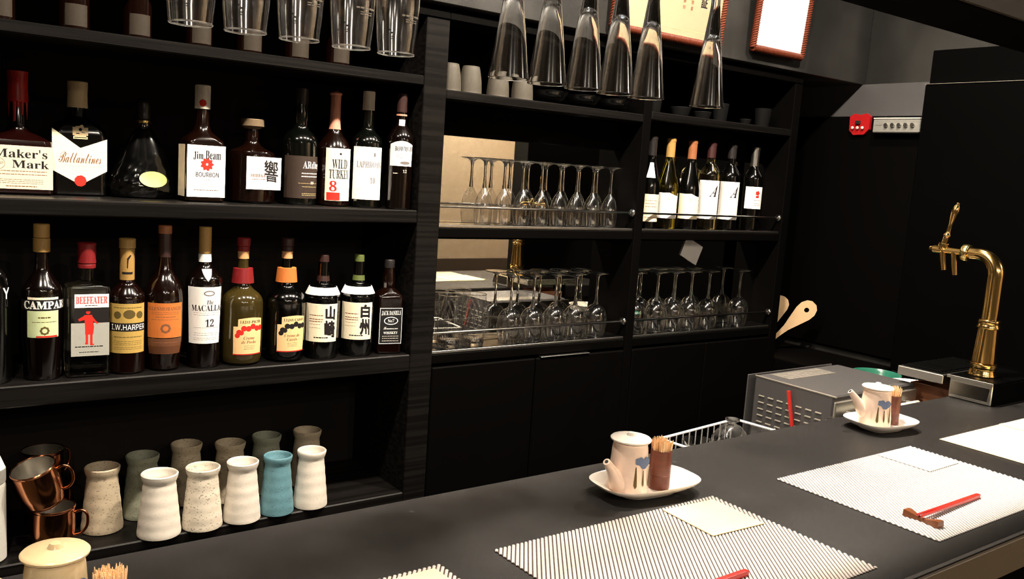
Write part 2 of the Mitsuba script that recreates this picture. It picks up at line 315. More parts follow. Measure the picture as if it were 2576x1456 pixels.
solo('base_cabinet', bx(2.80, 3.126, 1.76, 2.39, 0, .878, .004), 'black_wood', 'low black cabinet in the corner below the wooden paddles', 'cabinet')
t = thing('black_cupboard', 'tall black cupboard at the right end, behind the beer tap', 'cupboard')
part('body', t, bx(3.06, 3.145, .25, 1.735, .88, 1.918, .004), 'cupboard_black')
part('edge_glint', t, bx(3.058, 3.083, .25, 1.737, 1.9185, 1.9205, .0005), 'oven_edge', label='pale strip added for light caught on the top edge')  # pale strip put in for the light caught along the ledge
part('upper_box', t, bx(3.085, 3.145, .25, 1.735, 1.921, 2.04, .003), 'cupboard_black')
part('work_ledge', t, bx(2.99, 3.058, 1.20, 1.755, .845, .878, .003), 'cupboard_black')

# ------------------------------------------------------------------ bar counter, work table, beam, glass rack
CT = 1.0
t = thing('bar_counter', 'long matt dark grey bar counter laid with woven place mats', 'bar counter')
part('top', t, bx(-1.3, 2.97, .585, 1.145, CT - .06, CT, .003), 'counter_top')
part('fascia', t, bx(-1.3, 2.97, .578, .584, CT - .058, CT - .004, .001), 'fascia', label='narrow brown wooden front strip')
part('front_panel', t, bx(-1.3, 2.97, .70, .72, .02, CT - .061), 'black_wood')
solo('work_table', cat(bx(.2, 2.95, 1.19, 1.62, .715, .745), bx(.22, .26, 1.2, 1.24, 0, .715), bx(2.88, 2.92, 1.2, 1.24, 0, .715), bx(.22, .26, 1.56, 1.6, 0, .715), bx(2.88, 2.92, 1.56, 1.6, 0, .715)), 'oven_steel', 'low steel work table behind the bar counter under the dish rack', 'table')
t = thing('ceiling_beam', 'broad black beam running above the counter at the top right', 'beam')
part('body', t, bx(-1.3, 3.15, .882, 1.046, 1.88, CEIL, .003), 'black_matt')
part('lit_front', t, bx(-1.3, 3.15, .874, .881, 1.882, CEIL, .001), 'beam_front_lit', label='front face with warm light put into its brown')  # warm light on the black beam is put into this brown
RZ = 1.905                                    # rack rods: the feet of the hanging glasses rest on them
FX = [.857, .937, 1.018, 1.093, 1.171, 1.336]; BX = [.348, .420, .496, .575, .648]
t = thing('glass_rack', 'steel rod rack above the counter from which the glasses hang', 'rack')
for x in sorted(FX + BX):
    for s in (-1, 1):
        part('rod', t, tube([(x + s * .0145, 1.145, RZ), (x + s * .0145, 1.265, RZ)], .0025, 8), 'steel', 40)
part('bar', t, tube([(.2, 1.145, RZ + .0), (1.5, 1.145, RZ + .0)], .0035, 8), 'steel', 40)
for x in (.26, .75, 1.45): part('hanger', t, tube([(x, 1.145, RZ), (x, 1.145, CEIL)], .004, 8), 'steel', 40)

# ------------------------------------------------------------------ glassware
def hang(bowl, stem, rim_r):
    a = np.arange(64) * 2 * np.pi / 64
    return [ply(lathe(bowl, 64), None, smooth=True), ply(solid(stem, 48), None, smooth=40), ply(tube([(rim_r * math.cos(t), rim_r * math.sin(t), .0010) for t in a], .0012, 8, closed=True), None, smooth=True)]
_o = [(.0335, .0), (.0324, .008), (.0262, .055), (.0200, .101), (.0158, .132), (.0136, .150), (.0108, .172), (.0090, .190), (.0085, .205), (.0095, .222), (.016, .230), (.029, .236), (.031, .239), (.030, .242), (0, .242)]
_i = [(0, .1365), (.0045, .1350), (.0090, .1305), (.0122, .1240), (.0150, .1120), (.0182, .0990), (.0245, .054), (.0307, .008), (.0318, .0)]
FLH = [ply(solid([(0, .242)] + _o[::-1][1:] + [(.0327, -.0008)] + _i[::-1], 64), None, smooth=40)]
BEH = hang([(.0270, .0)] + curve([(.0300, .030), (.0322, .065), (.0318, .095), (.0285, .125), (.0215, .150)], 4), [(0, .226), (.030, .226), (.031, .223), (.028, .220), (.012, .214), (.0085, .205), (.0085, .178), (.0125, .166), (.0212, .1515), (.0205, .150), (.012, .158), (0, .161)], .0270)
FL = ['leftmost', 'second from the left', 'third from the left', 'fourth from the left', 'last of the close row', 'set apart on the right']
for x, s in zip(FX, FL):
    k = thing('hanging_flute', f'cone-shaped clear glass hanging mouth down, {s}', 'glass', 'cone-shaped glasses hanging from the rack')
    part('glass', k, FLH[0], 'clear_glass', at=place(x, 1.2, 1.668))
BL = ['leftmost', 'second from the left', 'middle one', 'second from the right', 'rightmost']
etch = wrap(union_all([lines(-.016, .016, [.052], .0024, 3), lines(-.010, .010, [.047, .044], .0012, 5)]), .0003, .0001, R=.0320)
dishE = ply(etch, None)
for x, s in zip(BX, BL):
    k = thing('hanging_beer_glass', f'barrel-shaped beer glass hanging mouth down before the top shelf, {s}', 'beer glass', 'beer glasses hanging from the rack')
    at = place(x, 1.2, 1.679); g = part('bowl', k, BEH[0], 'hung_glass', at=at); part('stem', k, BEH[1], 'clear_glass', at=at); part('rim', k, BEH[2], 'clear_glass', at=at)
    part('print', g, dishE, 'ink_faint', at=place(x, 1.2, 1.679, 12))

def thin(name, label, cat_, group, at, bowl, stem, rim, n=36):
    k = thing(name, label, cat_, group)
    part('bowl', k, bowl, 'thin_glass', at=at); part('stem', k, stem, 'clear_glass', at=at); part('rim', k, rim, 'clear_glass', at=at)
    return k
def inverted(h, foot, bowl):                  # bowl: (r, z) from the rim at 0 up to the stem
    b = lathe(curve(bowl), 40); rt = bowl[-1][0]; zb = bowl[-1][1]
    st = solid([(0, h)] + [(foot * .96, h), (foot, h - .0015), (foot * .9, h - .003), (foot * .4, h - .006), (.006, h - .012), (.0036, h - .025), (.0036, zb + .03), (.0048, zb + .012), (rt + .0015, zb + .001), (rt + .0008, zb - .003), (0, zb - .001)], 32)
    a = np.arange(48) * 2 * np.pi / 48; rim = tube([(bowl[0][0] * math.cos(t), bowl[0][0] * math.sin(t), .0011) for t in a], .0011, 8, closed=True)
    return [ply(b, None, smooth=True), ply(st, None, smooth=40), ply(rim, None, smooth=True)]
FLU = inverted(.190, .033, [(.0235, 0), (.0265, .030), (.0258, .055), (.019, .080), (.009, .098), (.0045, .106)])
WIN = inverted(.205, .036, [(.0310, 0), (.0370, .028), (.0388, .050), (.0355, .074), (.0240, .093), (.0060, .104)])
ORD = ['first', 'second', 'third', 'fourth', 'fifth', 'sixth', 'seventh', 'eighth']
for i, x in enumerate([1.942, 1.867, 1.800, 1.731, 1.660, 1.589, 1.520, 1.450]):
    thin('flute_glass', f'slim stemmed flute glass upside down on the upper glass shelf, {ORD[i]} from the right', 'flute glass', 'upturned flutes on the upper shelf', place(x, 2.115, Z1 + .0005), *FLU)
for i, x in enumerate([1.913, 1.824, 1.741, 1.654, 1.568]):
    thin('wine_glass', f'stemmed wine glass upside down behind the rail beside the ribbed tumblers, {ORD[i]} from the right', 'wine glass', 'upturned wine glasses beside the tumblers', place(x, 2.109, Z2 + .0005), *WIN)
for i, x in enumerate([2.623, 2.453, 2.360, 2.277, 2.190, 2.090]):
    thin('wine_glass', f'stemmed wine glass upside down under the wine bottles, {ORD[i]} from the right', 'wine glass', 'upturned wine glasses under the wine bottles', place(x, 2.109, Z2 + .0005), *WIN)
def tumbler():
    n, rows = 72, 40; V, F = [], []
    for i in range(rows + 1):
        z = .150 * i / rows
        for j in range(n):
            a = 2 * math.pi * j / n; r = .0335 + .0012 * i / rows + .0007 * math.sin(14 * a + 26 * z / .15) * (1 if 2 < i < rows - 2 else 0); V.append((r * math.cos(a), r * math.sin(a), z))
    for i in range(rows):
        for j in range(n):
            a, b = i * n + j, i * n + (j + 1) % n; F += [(a, b, b + n), (a, b + n, a + n)]
    return trimesh.Trimesh(V, F, process=False)
TB = [ply(tumbler(), None, smooth=True), ply(solid([(0, .0), (.031, 0), (.0325, .003), (.0322, .016), (.028, .021), (0, .018)], 40), None, smooth=40),
      ply(tube([(.0347 * math.cos(t), .0347 * math.sin(t), .150) for t in np.arange(48) * 2 * np.pi / 48], .0012, 8, closed=True), None, smooth=True)]
for i, (x, y) in enumerate([(1.435, 2.108), (1.352, 2.108), (1.275 + .036, 2.085 + .024)][:2]):
    k = thing('tumbler', 'ribbed clear tumbler on the lower glass shelf, ' + ('next to the wine glasses' if i == 0 else 'against the black post'), 'tumbler', 'ribbed tumblers on the lower shelf')
    part('wall', k, TB[0], 'thin_glass', at=place(x, y, Z2 + .0005)); part('base', k, TB[1], 'clear_glass', at=place(x, y, Z2 + .0005)); part('rim', k, TB[2], 'clear_glass', at=place(x, y, Z2 + .0005))

# ------------------------------------------------------------------ bottles
def neck_cap(r, z0, z1, ridges=0):
    p = [(0, z0), (r * .97, z0)]
    n = max(2, ridges * 2)
    for i in range(n + 1): p.append((r * (1 if i % 2 == 0 or not ridges else .955), z0 + .001 + (z1 - z0 - .003) * i / n))
    return solid(p + [(r * .9, z1), (0, z1)], 32)
def band(R, z0, z1, off=.0006, n=40):          # a sleeve or printed band round a round neck
    f = R if callable(R) else (lambda z: R)
    zs = np.linspace(z0, z1, 6)
    return solid([(0, z0)] + [(f(z) + off, z) for z in zs] + [(0, z1)], n)
def prof_R(prof):
    p = sorted((z, r) for r, z in prof if r > 0); zs, rs = np.array([a for a, _ in p]), np.array([b for _, b in p])
    return lambda z: float(np.interp(z, zs, rs))
def bottle(name, label, cat_, at, body, glass, prints, extras=(), group=None):
    """prints: (part, polygon, material, R or ('flat', d), [(sub-part, polygon, material)...]); extras: (part, mesh, material, label)."""
    k = thing(name, label, cat_, group)
    part('glass', k, body, glass, 35, at)
    for nm, m, ma, lb in extras: part(nm, k, m, ma, 35, at, label=lb)
    for nm, poly, ma, R, subs in prints:
        kw = dict(flat=R[1]) if isinstance(R, tuple) else dict(R=R)
        p = part(nm, k, wrap(poly, .0004, .0004, **kw), ma, False, at) if poly is not None else None
        for sn, sp, sm in subs: part(sn, p or k, wrap(sp, .0009, .0002, **kw), sm, False, at)
    return k
UY, LY = 2.24, 2.112
def up(x, rz=0, y=UY): return place(x, y, MID + .0005, rz).scale(y / UY)
def lo(x, rz=None, y=LY): return place(x, y, LOW + .0005, -.85 * math.degrees(math.atan2(x, y)) if rz is None else rz)

# -- upper row, left to right
b = loft([(0, .060, .040, .012), (.004, .064, .044, .014), (.10, .064, .044, .014), (.118, .062, .042, .018), (.128, .045, .032, .03), (.137, .026, .024, .0239), (.150, .018, .018, .0179), (.20, .0155, .0155, .0154), (.262, .0155, .0155, .0154)])
bottle('whisky_bottle', 'squat square whisky bottle with dripping red wax neck and cream label', 'bottle', up(.279, y=2.22), b, 'glass_red',
  [('label', rect(-.064, .062, .012, .106), 'paper_pale', ('flat', .044), [
    ('lettering', union_all([text("Maker's", .104, .019, -.001, .089), text("Mark", .072, .017, .018, .066)]), 'ink'),
    ('emblem', Point(-.043, .066).buffer(.012).difference(Point(-.043, .066).buffer(.0112)).union(lines(-.052, -.034, [.065, .068], .0012, 2)), 'ink_brown'),
    ('fine_print', lines(-.05, .05, [.050, .043], .0016, 4).union(lines(-.042, .042, [.032, .028, .024], .001, 5)).union(lines(-.03, .03, [.017], .002, 6)), 'ink_brown')])],
  [('wax_cap', cat(solid(curve([(.0001, .198), (.0185, .200), (.0205, .21), (.0195, .235), (.0205, .262), (.019, .267), (.0001, .268)]), 40), *[tube([(.0165 * math.cos(a), .0165 * math.sin(a), .203), (.0165 * math.cos(a), .0165 * math.sin(a), .203 - l)], [.004, .0025], 8) for a, l in ((-1.2, .03), (-2.1, .045), (-1.7, .014), (.2, .04), (1.6, .03), (2.7, .035))]), 'wax_red', 'thick dripping red wax')])
b = loft([(0, .054, .030, .012), (.004, .058, .034, .016), (.135, .058, .034, .016), (.150, .055, .033, .018), (.163, .044, .028, .02), (.172, .028, .023, .0225), (.180, .019, .019, .0188), (.20, .0175, .0175, .0174)])
pent = Polygon([(-.058, .149), (0, .108), (.056, .131), (.056, .058), (0, .025), (-.057, .056)])
crest = union_all([blob(0, .148, .011, wob=.18, k=5), sbox(-.015, .128, .015, .134), sbox(-.016, .136, -.007, .154), sbox(.007, .136, .016, .154), sbox(-.012, .131, .012, .145)]).difference(union_all([sbox(-.009, .139, -.002, .141), sbox(.002, .142, .009, .144), sbox(-.013, .1305, .013, .132), Point(0, .149).buffer(.0035)]))
bottle('whisky_bottle', 'flat-shouldered dark whisky bottle with beige cap and ivory chevron label with red seal', 'bottle', up(.400, y=2.235), b, 'glass_black',
  [('label', pent, 'paper_ivory', ('flat', .034), [('lettering', text("Ballantines", .088, .024, .0, .086, 'script', skew=6), 'ink_brown'), ('fine_print', lines(-.042, .044, [.066], .0014, 3).union(lines(-.03, .03, [.057], .0008, 3)), 'ink_faint'), ('seal', blob(0, .034, .0125, 28, .04, 9), 'ink_red')]),
   ('crest', crest, 'cap_cream', ('flat', .034), [])],
  [('cap', neck_cap(.0215, .198, .257, 1), 'cap_cream', None)])
R = curve([(.0001, 0), (.062, .0), (.076, .006), (.081, .02), (.076, .045), (.062, .075), (.050, .105), (.036, .135), (.024, .155), (.017, .166), (.0155, .178)])
v = lathe(R, 72); vv = np.array(v.vertices); rr = np.hypot(vv[:, 0], vv[:, 1]); aa = np.arctan2(vv[:, 1], vv[:, 0]); relief = .0042 * np.maximum(0, np.cos(11 * aa + 90 * vv[:, 2]) * np.cos(7 * aa - 140 * vv[:, 2])) * np.exp(-((vv[:, 2] - .040) / .045) ** 2) * (rr > .02)
vv[:, :2] *= (1 + relief / np.maximum(rr, .01))[:, None]; vv[:, 1] *= .62; v = fix(trimesh.Trimesh(vv, v.faces, process=False))
bottle('cognac_decanter', 'bell-shaped black cognac decanter with vine relief and oval yellow label', 'decanter', up(.541, y=2.225), v, 'glass_black', [],
  [('gold_ring', solid([(0, .176), (.0165, .176), (.0175, .179), (.0165, .183), (0, .183)], 32), 'gold_metal', None), ('stopper', solid(curve([(.0001, .183), (.014, .184), (.0155, .20), (.0145, .225), (.0001, .234)]), 32), 'cap_black', None),
   ('label', moved(extrude(Point(.010, .046).buffer(.0315).simplify(.0004), .003), None) and fix(trimesh.Trimesh((lambda q: np.stack([q[:, 0], -(.0535 - (q[:, 1] - .046) * .62 * .42) - q[:, 2] + 3.2 * (q[:, 0]) ** 2, .046 + (q[:, 1] - .046) * .58], 1))(np.array(extrude(Point(.010, .046).buffer(.0315, 24), .002).vertices)), extrude(Point(.010, .046).buffer(.0315, 24), .002).faces, process=False)), 'label_yellow', 'oval yellow label')])
b = loft([(0, .044, .036, .012), (.004, .048, .040, .014), (.140, .048, .040, .014), (.150, .045, .038, .02), (.160, .036, .032, .028), (.172, .022, .022, .0218), (.19, .0165, .0165, .0164), (.225, .0155, .0155, .0154)])
bottle('whisky_bottle', 'square whisky bottle with white label, red rosette and white cap bearing a red dot', 'bottle', up(.656, y=2.155), b, 'glass_amber',
  [('label', rect(-.047, .046, .012, .138), 'paper', ('flat', .040), [
    ('lettering', union_all([text('Jim', .024, .020, -.020, .112), text('Beam', .038, .021, .016, .115), text('BOURBON', .056, .0115, .002, .067, 'sans', 1)]), 'ink'),
    ('rosette', blob(.001, .092, .0145, 36, .16, 9).difference(Point(.001, .092).buffer(.003)), 'ink_red'), ('fine_print', lines(-.01, .01, [.054], .001, 1).union(lines(-.022, .022, [.043, .038], .0007, 2)).union(lines(-.03, .03, [.028], .0022, 3)), 'ink_grey')])],
  [('cap', neck_cap(.0185, .226, .284), 'cap_white', None), ('cap_dot', wrap(blob(-.005, .240, .0085, 20, .1, 8), .0003, .0004, R=.0186), 'ink_red', None), ('side_label', moved(extrude(sbox(-.028, .012, .036, .138), .0004), None) and fix(trimesh.Trimesh((lambda q: np.stack([-.0484 - q[:, 2], q[:, 0], q[:, 1]], 1))(np.array(extrude(sbox(-.026, .012, .026, .138), .0004).vertices)), extrude(sbox(-.026, .012, .026, .138), .0004).faces, process=False)), 'paper_pale', None)])
def facet(prof, n):
    m = lathe(prof, n); return fix(m)
b = facet([(0, 0), (.054, 0), (.059, .006), (.059, .118), (.054, .130), (.030, .140), (.022, .146), (.0155, .158), (.0165, .176), (.0155, .186), (0, .186)], 24)
k = bottle('whisky_decanter', 'faceted dark red whisky decanter with square white label and flat glass stopper', 'decanter', up(.783, y=2.17), b, 'glass_amber',
  [('label', rect(-.034, .056, .036, .118), 'paper', ('flat', .0590), [('lettering', affinity.rotate(text('響', .036, .054, .030, .083, 'cjk', 1, skew=-8), -5), 'ink'), ('fine_print', text('HIBIKI', .038, .0075, -.004, .071).union(lines(-.022, .018, [.061], .0014, 3)), 'ink_brown')])],
  [('stopper', facet([(0, .186), (.014, .186), (.026, .192), (.029, .194), (.029, .210), (.027, .212), (0, .212)], 24), 'stopper_tan', 'wide glass stopper')])
P = [(0, 0), (.043, 0), (.0455, .004), (.0455, .135)] + curve([(.0455, .145), (.0445, .168), (.036, .184), (.022, .198), (.018, .212), (.0205, .235), (.0185, .262)])
P = P + [(.0165, .30), (0, .30)]
bottle('whisky_bottle', 'round dark green whisky bottle with brown-black label and pale lettering, tall black neck', 'bottle', up(.902, y=2.155), solid(P), 'glass_green',
  [('label', rect(-.062, .052, .018, .128), 'label_dark', .0455, [('lettering', text('ARdbeg', .062, .024, .022, .103, 'serif').union(lines(-.012, .045, [.082, .074], .0026, 3)).union(text('TEN', .012, .0065, .020, .059)), 'ink_white'), ('fine_print', lines(-.020, .045, [.057], .0010, 4).union(lines(-.01, .04, [.048, .030, .026], .0012, 5)), 'ink_gold')])],
  [('cap', neck_cap(.0185, .262, .304), 'cap_black', None)])
P = [(0, 0), (.041, 0), (.0445, .004), (.0445, .150), (.043, .158), (.034, .176), (.022, .190), (.015, .205), (.013, .225), (.0125, .27), (0, .27)]
bottle('whisky_bottle', 'amber whisky bottle with long pink foil neck and cream label with red corner', 'bottle', up(.9935, -6, y=2.15), solid(P, 48), 'glass_amber',
  [('label', rect(-.036, .046, .015, .155), 'paper_ivory', .0445, [('lettering', union_all([text('WILD', .045, .025, .004, .113), text('TURKEY', .060, .024, .004, .086)]), 'ink'), ('number', text('8', .020, .028, -.014, .054), 'ink_red'), ('corner_block', sbox(-.031, .016, .005, .037), 'ink_red'),
     ('mark', blob(.004, .140, .003), 'ink'), ('fine_print', lines(.012, .036, [.063, .052, .048, .042], .0013, 4), 'ink_faint')])],
  [('foil_neck', band(prof_R(P[5:]), .205, .295, .0012), 'cap_pink', None), ('foil_top', solid(curve([(.0001, .294), (.014, .295), (.0155, .302), (.0001, .308)]), 24), 'cap_pink', None)])
P = [(0, 0), (.040, 0), (.0425, .004), (.0425, .160)] + curve([(.0425, .168), (.0415, .182), (.034, .196), (.020, .210), (.0155, .225), (.0150, .27)]) + [(0, .27)]
bottle('whisky_bottle', 'dark green whisky bottle with large plain white label and white cap', 'bottle', up(1.078, -20, y=2.13), solid(P), 'glass_green',
  [('label', rect(-.047, .048, .022, .166), 'paper', .0425, [('lettering', text('LAPHROAIG', .078, .018, .006, .118).union(text('10', .015, .017, .014, .075)), 'ink_grey'), ('mark', blob(.018, .145, .0035, sy=1.7), 'ink_grey'), ('fine_print', lines(-.03, .04, [.100, .052, .046], .0007, 4), 'ink_faint')])],
  [('cap', neck_cap(.0170, .266, .318, 1), 'cap_white', None)])
P = [(0, 0), (.033, 0), (.0355, .004), (.0365, .10), (.0375, .18)] + curve([(.0375, .188), (.0355, .205), (.026, .222), (.0165, .236), (.0145, .25), (.0135, .28)]) + [(0, .28)]
bottle('whisky_bottle', 'slim dark brown whisky bottle with arched white label, rightmost on the middle board', 'bottle', up(1.155, -22, y=2.09), solid(P), 'glass_brown',
  [('label', rect(-.034, .036, .122, .182, .010), 'paper', prof_R(P), [('lettering', text('BOWMORE', .058, .014, .010, .170, skew=4), 'ink'), ('fine_print', lines(-.015, .03, [.155, .150, .144], .0009, 4).union(blob(.012, .131, .015, sy=.3)), 'ink_grey')]),
   ('neck_label', rect(-.009, .009, .232, .252), 'card_grey', .0165, []), ('lower_label', text('12', .012, .009, .012, .108), 'ink_faint', .0365, []), ('lower_mark', lines(-.022, -.008, [.100], .003, 3), 'ink_faint', .0365, [])],
  [('cap', neck_cap(.0145, .272, .325, 1), 'cap_brown', None), ('cap_ring', solid([(0, .262), (.0152, .262), (.0152, .267), (0, .267)], 24), 'cap_pink', None)])

# -- lower row, left to right
P = [(0, 0), (.040, 0), (.042, .004), (.042, .20)] + curve([(.042, .21), (.036, .235), (.018, .26), (.015, .29)]) + [(0, .29)]
bottle('liqueur_bottle', 'black liqueur bottle with pale lettering cut off by the left edge of the lower board', 'bottle', lo(.208), solid(P), 'glass_black',
  [('lettering', text('Y', .017, .024, .036, .192, 'sans', 2), 'ink_white', .042, [])], [('cap', neck_cap(.0165, .285, .315), 'cap_black', None)])
P = [(0, 0), (.034, 0), (.0365, .004), (.0375, .05), (.0400, .10), (.0400, .178)] + curve([(.040, .186), (.0375, .200), (.026, .218), (.0165, .235), (.0140, .25), (.0135, .28)]) + [(0, .28)]
bottle('liqueur_bottle', 'dark red liqueur bottle with bold white lettering on black, pale green label and gold cap', 'bottle', lo(.308), solid(P), 'glass_brown',
  [('label', rect(-.031, .034, .095, .153), 'label_green', prof_R(P), [('red_edge', sbox(-.012, .0952, .030, .099), 'ink_red'), ('seal', blob(.004, .110, .009, 24, .1, 8).difference(Point(.004, .110).buffer(.005)), 'ink_olive'), ('fine_print', lines(-.02, .028, [.128], .0014, 2).union(lines(-.008, .016, [.137], .003, 9)), 'ink_olive')]),
   ('title_band', rect(-.052, .052, .154, .176), 'label_black', prof_R(P), [('lettering', text('CAMPARI', .098, .0175, .010, .1655, 'serif', 2), 'ink_white')]), ('upper_band', rect(-.030, .034, .1768, .182), 'paper_ivory', prof_R(P), [])],
  [('cap', cat(neck_cap(.0168, .276, .306), neck_cap(.0160, .307, .336)), 'cap_gold', None)])
b = loft([(0, .040, .031, .008), (.004, .0435, .034, .010), (.198, .0435, .034, .010), (.204, .040, .031, .014), (.208, .024, .022, .0215), (.214, .0155, .0155, .0154), (.250, .0135, .0135, .0134)])
fig = union_all([blob(-.002, .146, .0045), Polygon([(-.010, .140), (.006, .140), (.010, .112), (.008, .096), (-.008, .096), (-.008, .112)]), Polygon([(-.009, .139), (-.022, .131), (-.020, .126), (-.007, .130)]), Polygon([(.005, .139), (.014, .126), (.019, .122), (.016, .119), (.006, .128)]), sbox(-.007, .076, -.002, .097), sbox(.002, .074, .007, .097), sbox(-.008, .074, -.002, .078), sbox(.002, .072, .010, .075)])
bottle('gin_bottle', 'clear square gin bottle with red cap, red-lettered white label and a small red figure', 'bottle', lo(.397, -3), b, 'gin_glass',
  [('label', rect(-.029, .040, .156, .186), 'paper', ('flat', .034), [('lettering', text('BEEFEATER', .063, .016, .0055, .173, 'serif'), 'ink_red'), ('fine_print', lines(-.008, .018, [.160], .0014, 3), 'ink')]),
   ('lower_label', rect(-.036, .041, .048, .122).difference(fig), 'label_grey', ('flat', .034), [('fine_print', lines(-.028, .028, [.068], .0022, 3).union(lines(-.02, .02, [.056], .0016, 4)), 'ink')]), ('dark_panel', rect(-.029, .040, .1225, .1555).difference(fig), 'ink', ('flat', .034), []), ('figure', fig, 'ink_red', ('flat', .034), []),
   ('hat', sbox(-.007, .1485, .003, .153), 'ink', ('flat', .0345), [])],
  [('cap', cat(neck_cap(.0180, .240, .250), neck_cap(.0190, .251, .296, 2)), 'cap_red', None), ('back_label', bx(-.036, .038, .0345, .0352, .05, .19, .0002), 'label_grey', None)])
P = [(0, 0), (.036, 0), (.0390, .004), (.0390, .155)] + curve([(.039, .163), (.0375, .178), (.027, .194), (.0175, .206), (.0150, .225), (.0145, .285)]) + [(0, .285)]
bottle('whisky_bottle', 'amber whisky bottle with gold cap, gold neck label and gold label with black name band', 'bottle', lo(.481), solid(P), 'glass_amber',
  [('label', rect(-.044, .044, .049, .162), 'label_gold', .039, [('name_band', sbox(-.044, .099, .044, .118), 'ink'), ('seals', union_all([blob(-.022, .136, .0085), blob(.004, .138, .013, sy=.8), blob(.028, .136, .0085)]), 'ink_olive'), ('fine_print', lines(-.03, .034, [.152, .085], .0018, 3).union(lines(-.03, .034, [.076, .072, .068, .062, .058], .0009, 4)), 'ink_olive')]),
   ('lettering', text('I.W.HARPER', .080, .0125, .003, .1085, 'sans', 1), 'ink_white', .0398, [])],
  [('neck_label', band(.0145, .207, .283, .0012), 'cap_gold', None), ('neck_mark', wrap(union_all([Polygon([(-.001, .262), (.006, .270), (.008, .268), (.002, .258), (.001, .240), (-.001, .240)]), sbox(-.012, .226, .012, .231)]), .0003, .0002, R=.0158), 'ink', None), ('cap', neck_cap(.0180, .284, .306, 3), 'cap_gold', None)])
P = [(0, 0), (.030, 0), (.0345, .005), (.0365, .03), (.0415, .06), (.0425, .10), (.0425, .158)] + curve([(.0425, .166), (.0405, .186), (.0315, .208), (.0205, .226), (.0155, .243), (.0135, .262)]) + [(.0130, .28), (0, .28)]
bottle('whisky_bottle', 'amber whisky bottle with bright orange label and copper neck foil', 'bottle', lo(.563), solid(P), 'glass_amber',
  [('label', rect(-.042, .044, .080, .161), 'label_orange', prof_R(P), [('lettering', text('GLENMORANGIE', .076, .0085, .002, .148), 'ink_brown'), ('emblem', blob(.002, .102, .011, 24, .06, 8).difference(Point(.002, .102).buffer(.006)), 'ink_brown'), ('fine_print', lines(-.03, .034, [.139, .135, .122], .001, 3).union(lines(-.02, .024, [.128], .0016, 4)), 'ink_brown')]), ('lower_label', rect(-.040, .042, .041, .078), 'label_brown', prof_R(P), [('fine_print', lines(-.03, .032, [.068], .002, 3), 'ink_brown')])],
  [('foil', band(.0130, .264, .318, .0012), 'cap_brown', None), ('cap', neck_cap(.0150, .318, .337), 'cap_copper', None)])
P = [(0, 0), (.0355, 0), (.0380, .004), (.0385, .06), (.0425, .195)] + curve([(.0425, .203), (.0400, .216), (.026, .232), (.0165, .245), (.0145, .258), (.0135, .275)]) + [(0, .275)]
bottle('whisky_bottle', 'dark whisky bottle with tall pale pink-white label numbered 12 and tan neck foil', 'bottle', lo(.655), solid(P), 'glass_brown',
  [('label', rect(-.042, .042, .060, .196), 'paper', prof_R(P), [('lettering', union_all([text('The', .016, .010, .012, .160, 'ital'), text('MACALLAN', .082, .0145, .010, .146, 'serif'), text('12', .020, .018, .012, .110)]), 'ink'), ('picture', blob(.010, .181, .013, sy=.5).difference(blob(.010, .181, .010, sy=.4)), 'ink_grey'), ('fine_print', lines(-.025, .038, [.134, .129, .098, .085, .080, .073, .069], .0008, 3), 'ink_grey')]),
   ('neck_label', Polygon([(-.010, .237), (.020, .237), (.005, .209)]), 'card_grey', lambda z: float(np.interp(z, [.203, .216, .232, .245], [.0425, .0405, .0275, .018])), [])],
  [('foil', band(.0135, .272, .335, .0008), 'cap_gold', None), ('foil_collar', band(.0140, .252, .271, .0010), 'card_grey', None)])
P = [(0, 0), (.036, 0), (.0440, .006), (.0480, .02), (.0495, .07), (.0495, .13)] + curve([(.0495, .138), (.0480, .158), (.0400, .172), (.0260, .184), (.0195, .194), (.0160, .215), (.0125, .24), (.0120, .27)]) + [(0, .27)]
def lejay(x, label, glass, capm, collar, fruit, txt):
    R = prof_R(P)
    lab = rect(-.022, .053, .028, .098).union(rect(-.011, .053, .098, .116, .004))
    fr = union_all([blob(-.008 + .011 * i, .094 - .010 * (abs(i - 3) / 3) ** 2 + .004 * (i % 2), .0068) for i in range(6)] + [blob(-.012, .076, .006), blob(-.003, .083, .006)])
    return bottle('liqueur_bottle', label, 'bottle', lo(x), solid(P), glass,
      [('label', lab, 'label_peach', R, [('lettering', text(txt, .054, .0075, .021, .109, 'serif'), 'ink'), ('fruit', fr, fruit), ('fine_print', text('Creme' if fruit == 'ink_red' else 'Creme de', None, .0075, .016, .070, 'ital').union(text('de Peche' if fruit == 'ink_red' else 'Cassis', None, .0075, .016, .060, 'ital')).union(lines(.004, .030, [.050, .046, .042], .0008, 4)), 'ink_brown'), ('lower_edge', sbox(-.022, .028, .053, .0305), 'ink_red')])],
      [('collar', band(lambda z: .0225 + (.236 - z) * .10, .200, .236, .0008), collar, None), ('sleeve', band(.0125, .259, .277, .001), 'cork', None), ('cap', cat(neck_cap(.0145, .277, .290), neck_cap(.0160, .290, .310)), capm, None)])
lejay(.748, 'golden-green liqueur bottle with red cap and peach label showing red fruit', 'peach_liquid', 'cap_red', 'cap_red', 'ink_red', 'LEJAY-PECHE')
lejay(.860, 'almost black liqueur bottle with orange collar and peach label showing dark berries', 'glass_black', 'cap_brown', 'label_orange', 'ink', 'LEJAY-CASSIS')
P2 = [(0, 0), (.040, 0), (.0425, .004), (.0445, .04), (.0455, .148)] + curve([(.0455, .155), (.0450, .163), (.0340, .186), (.0200, .191), (.0150, .202)]) + [(.0145, .25), (0, .25)]
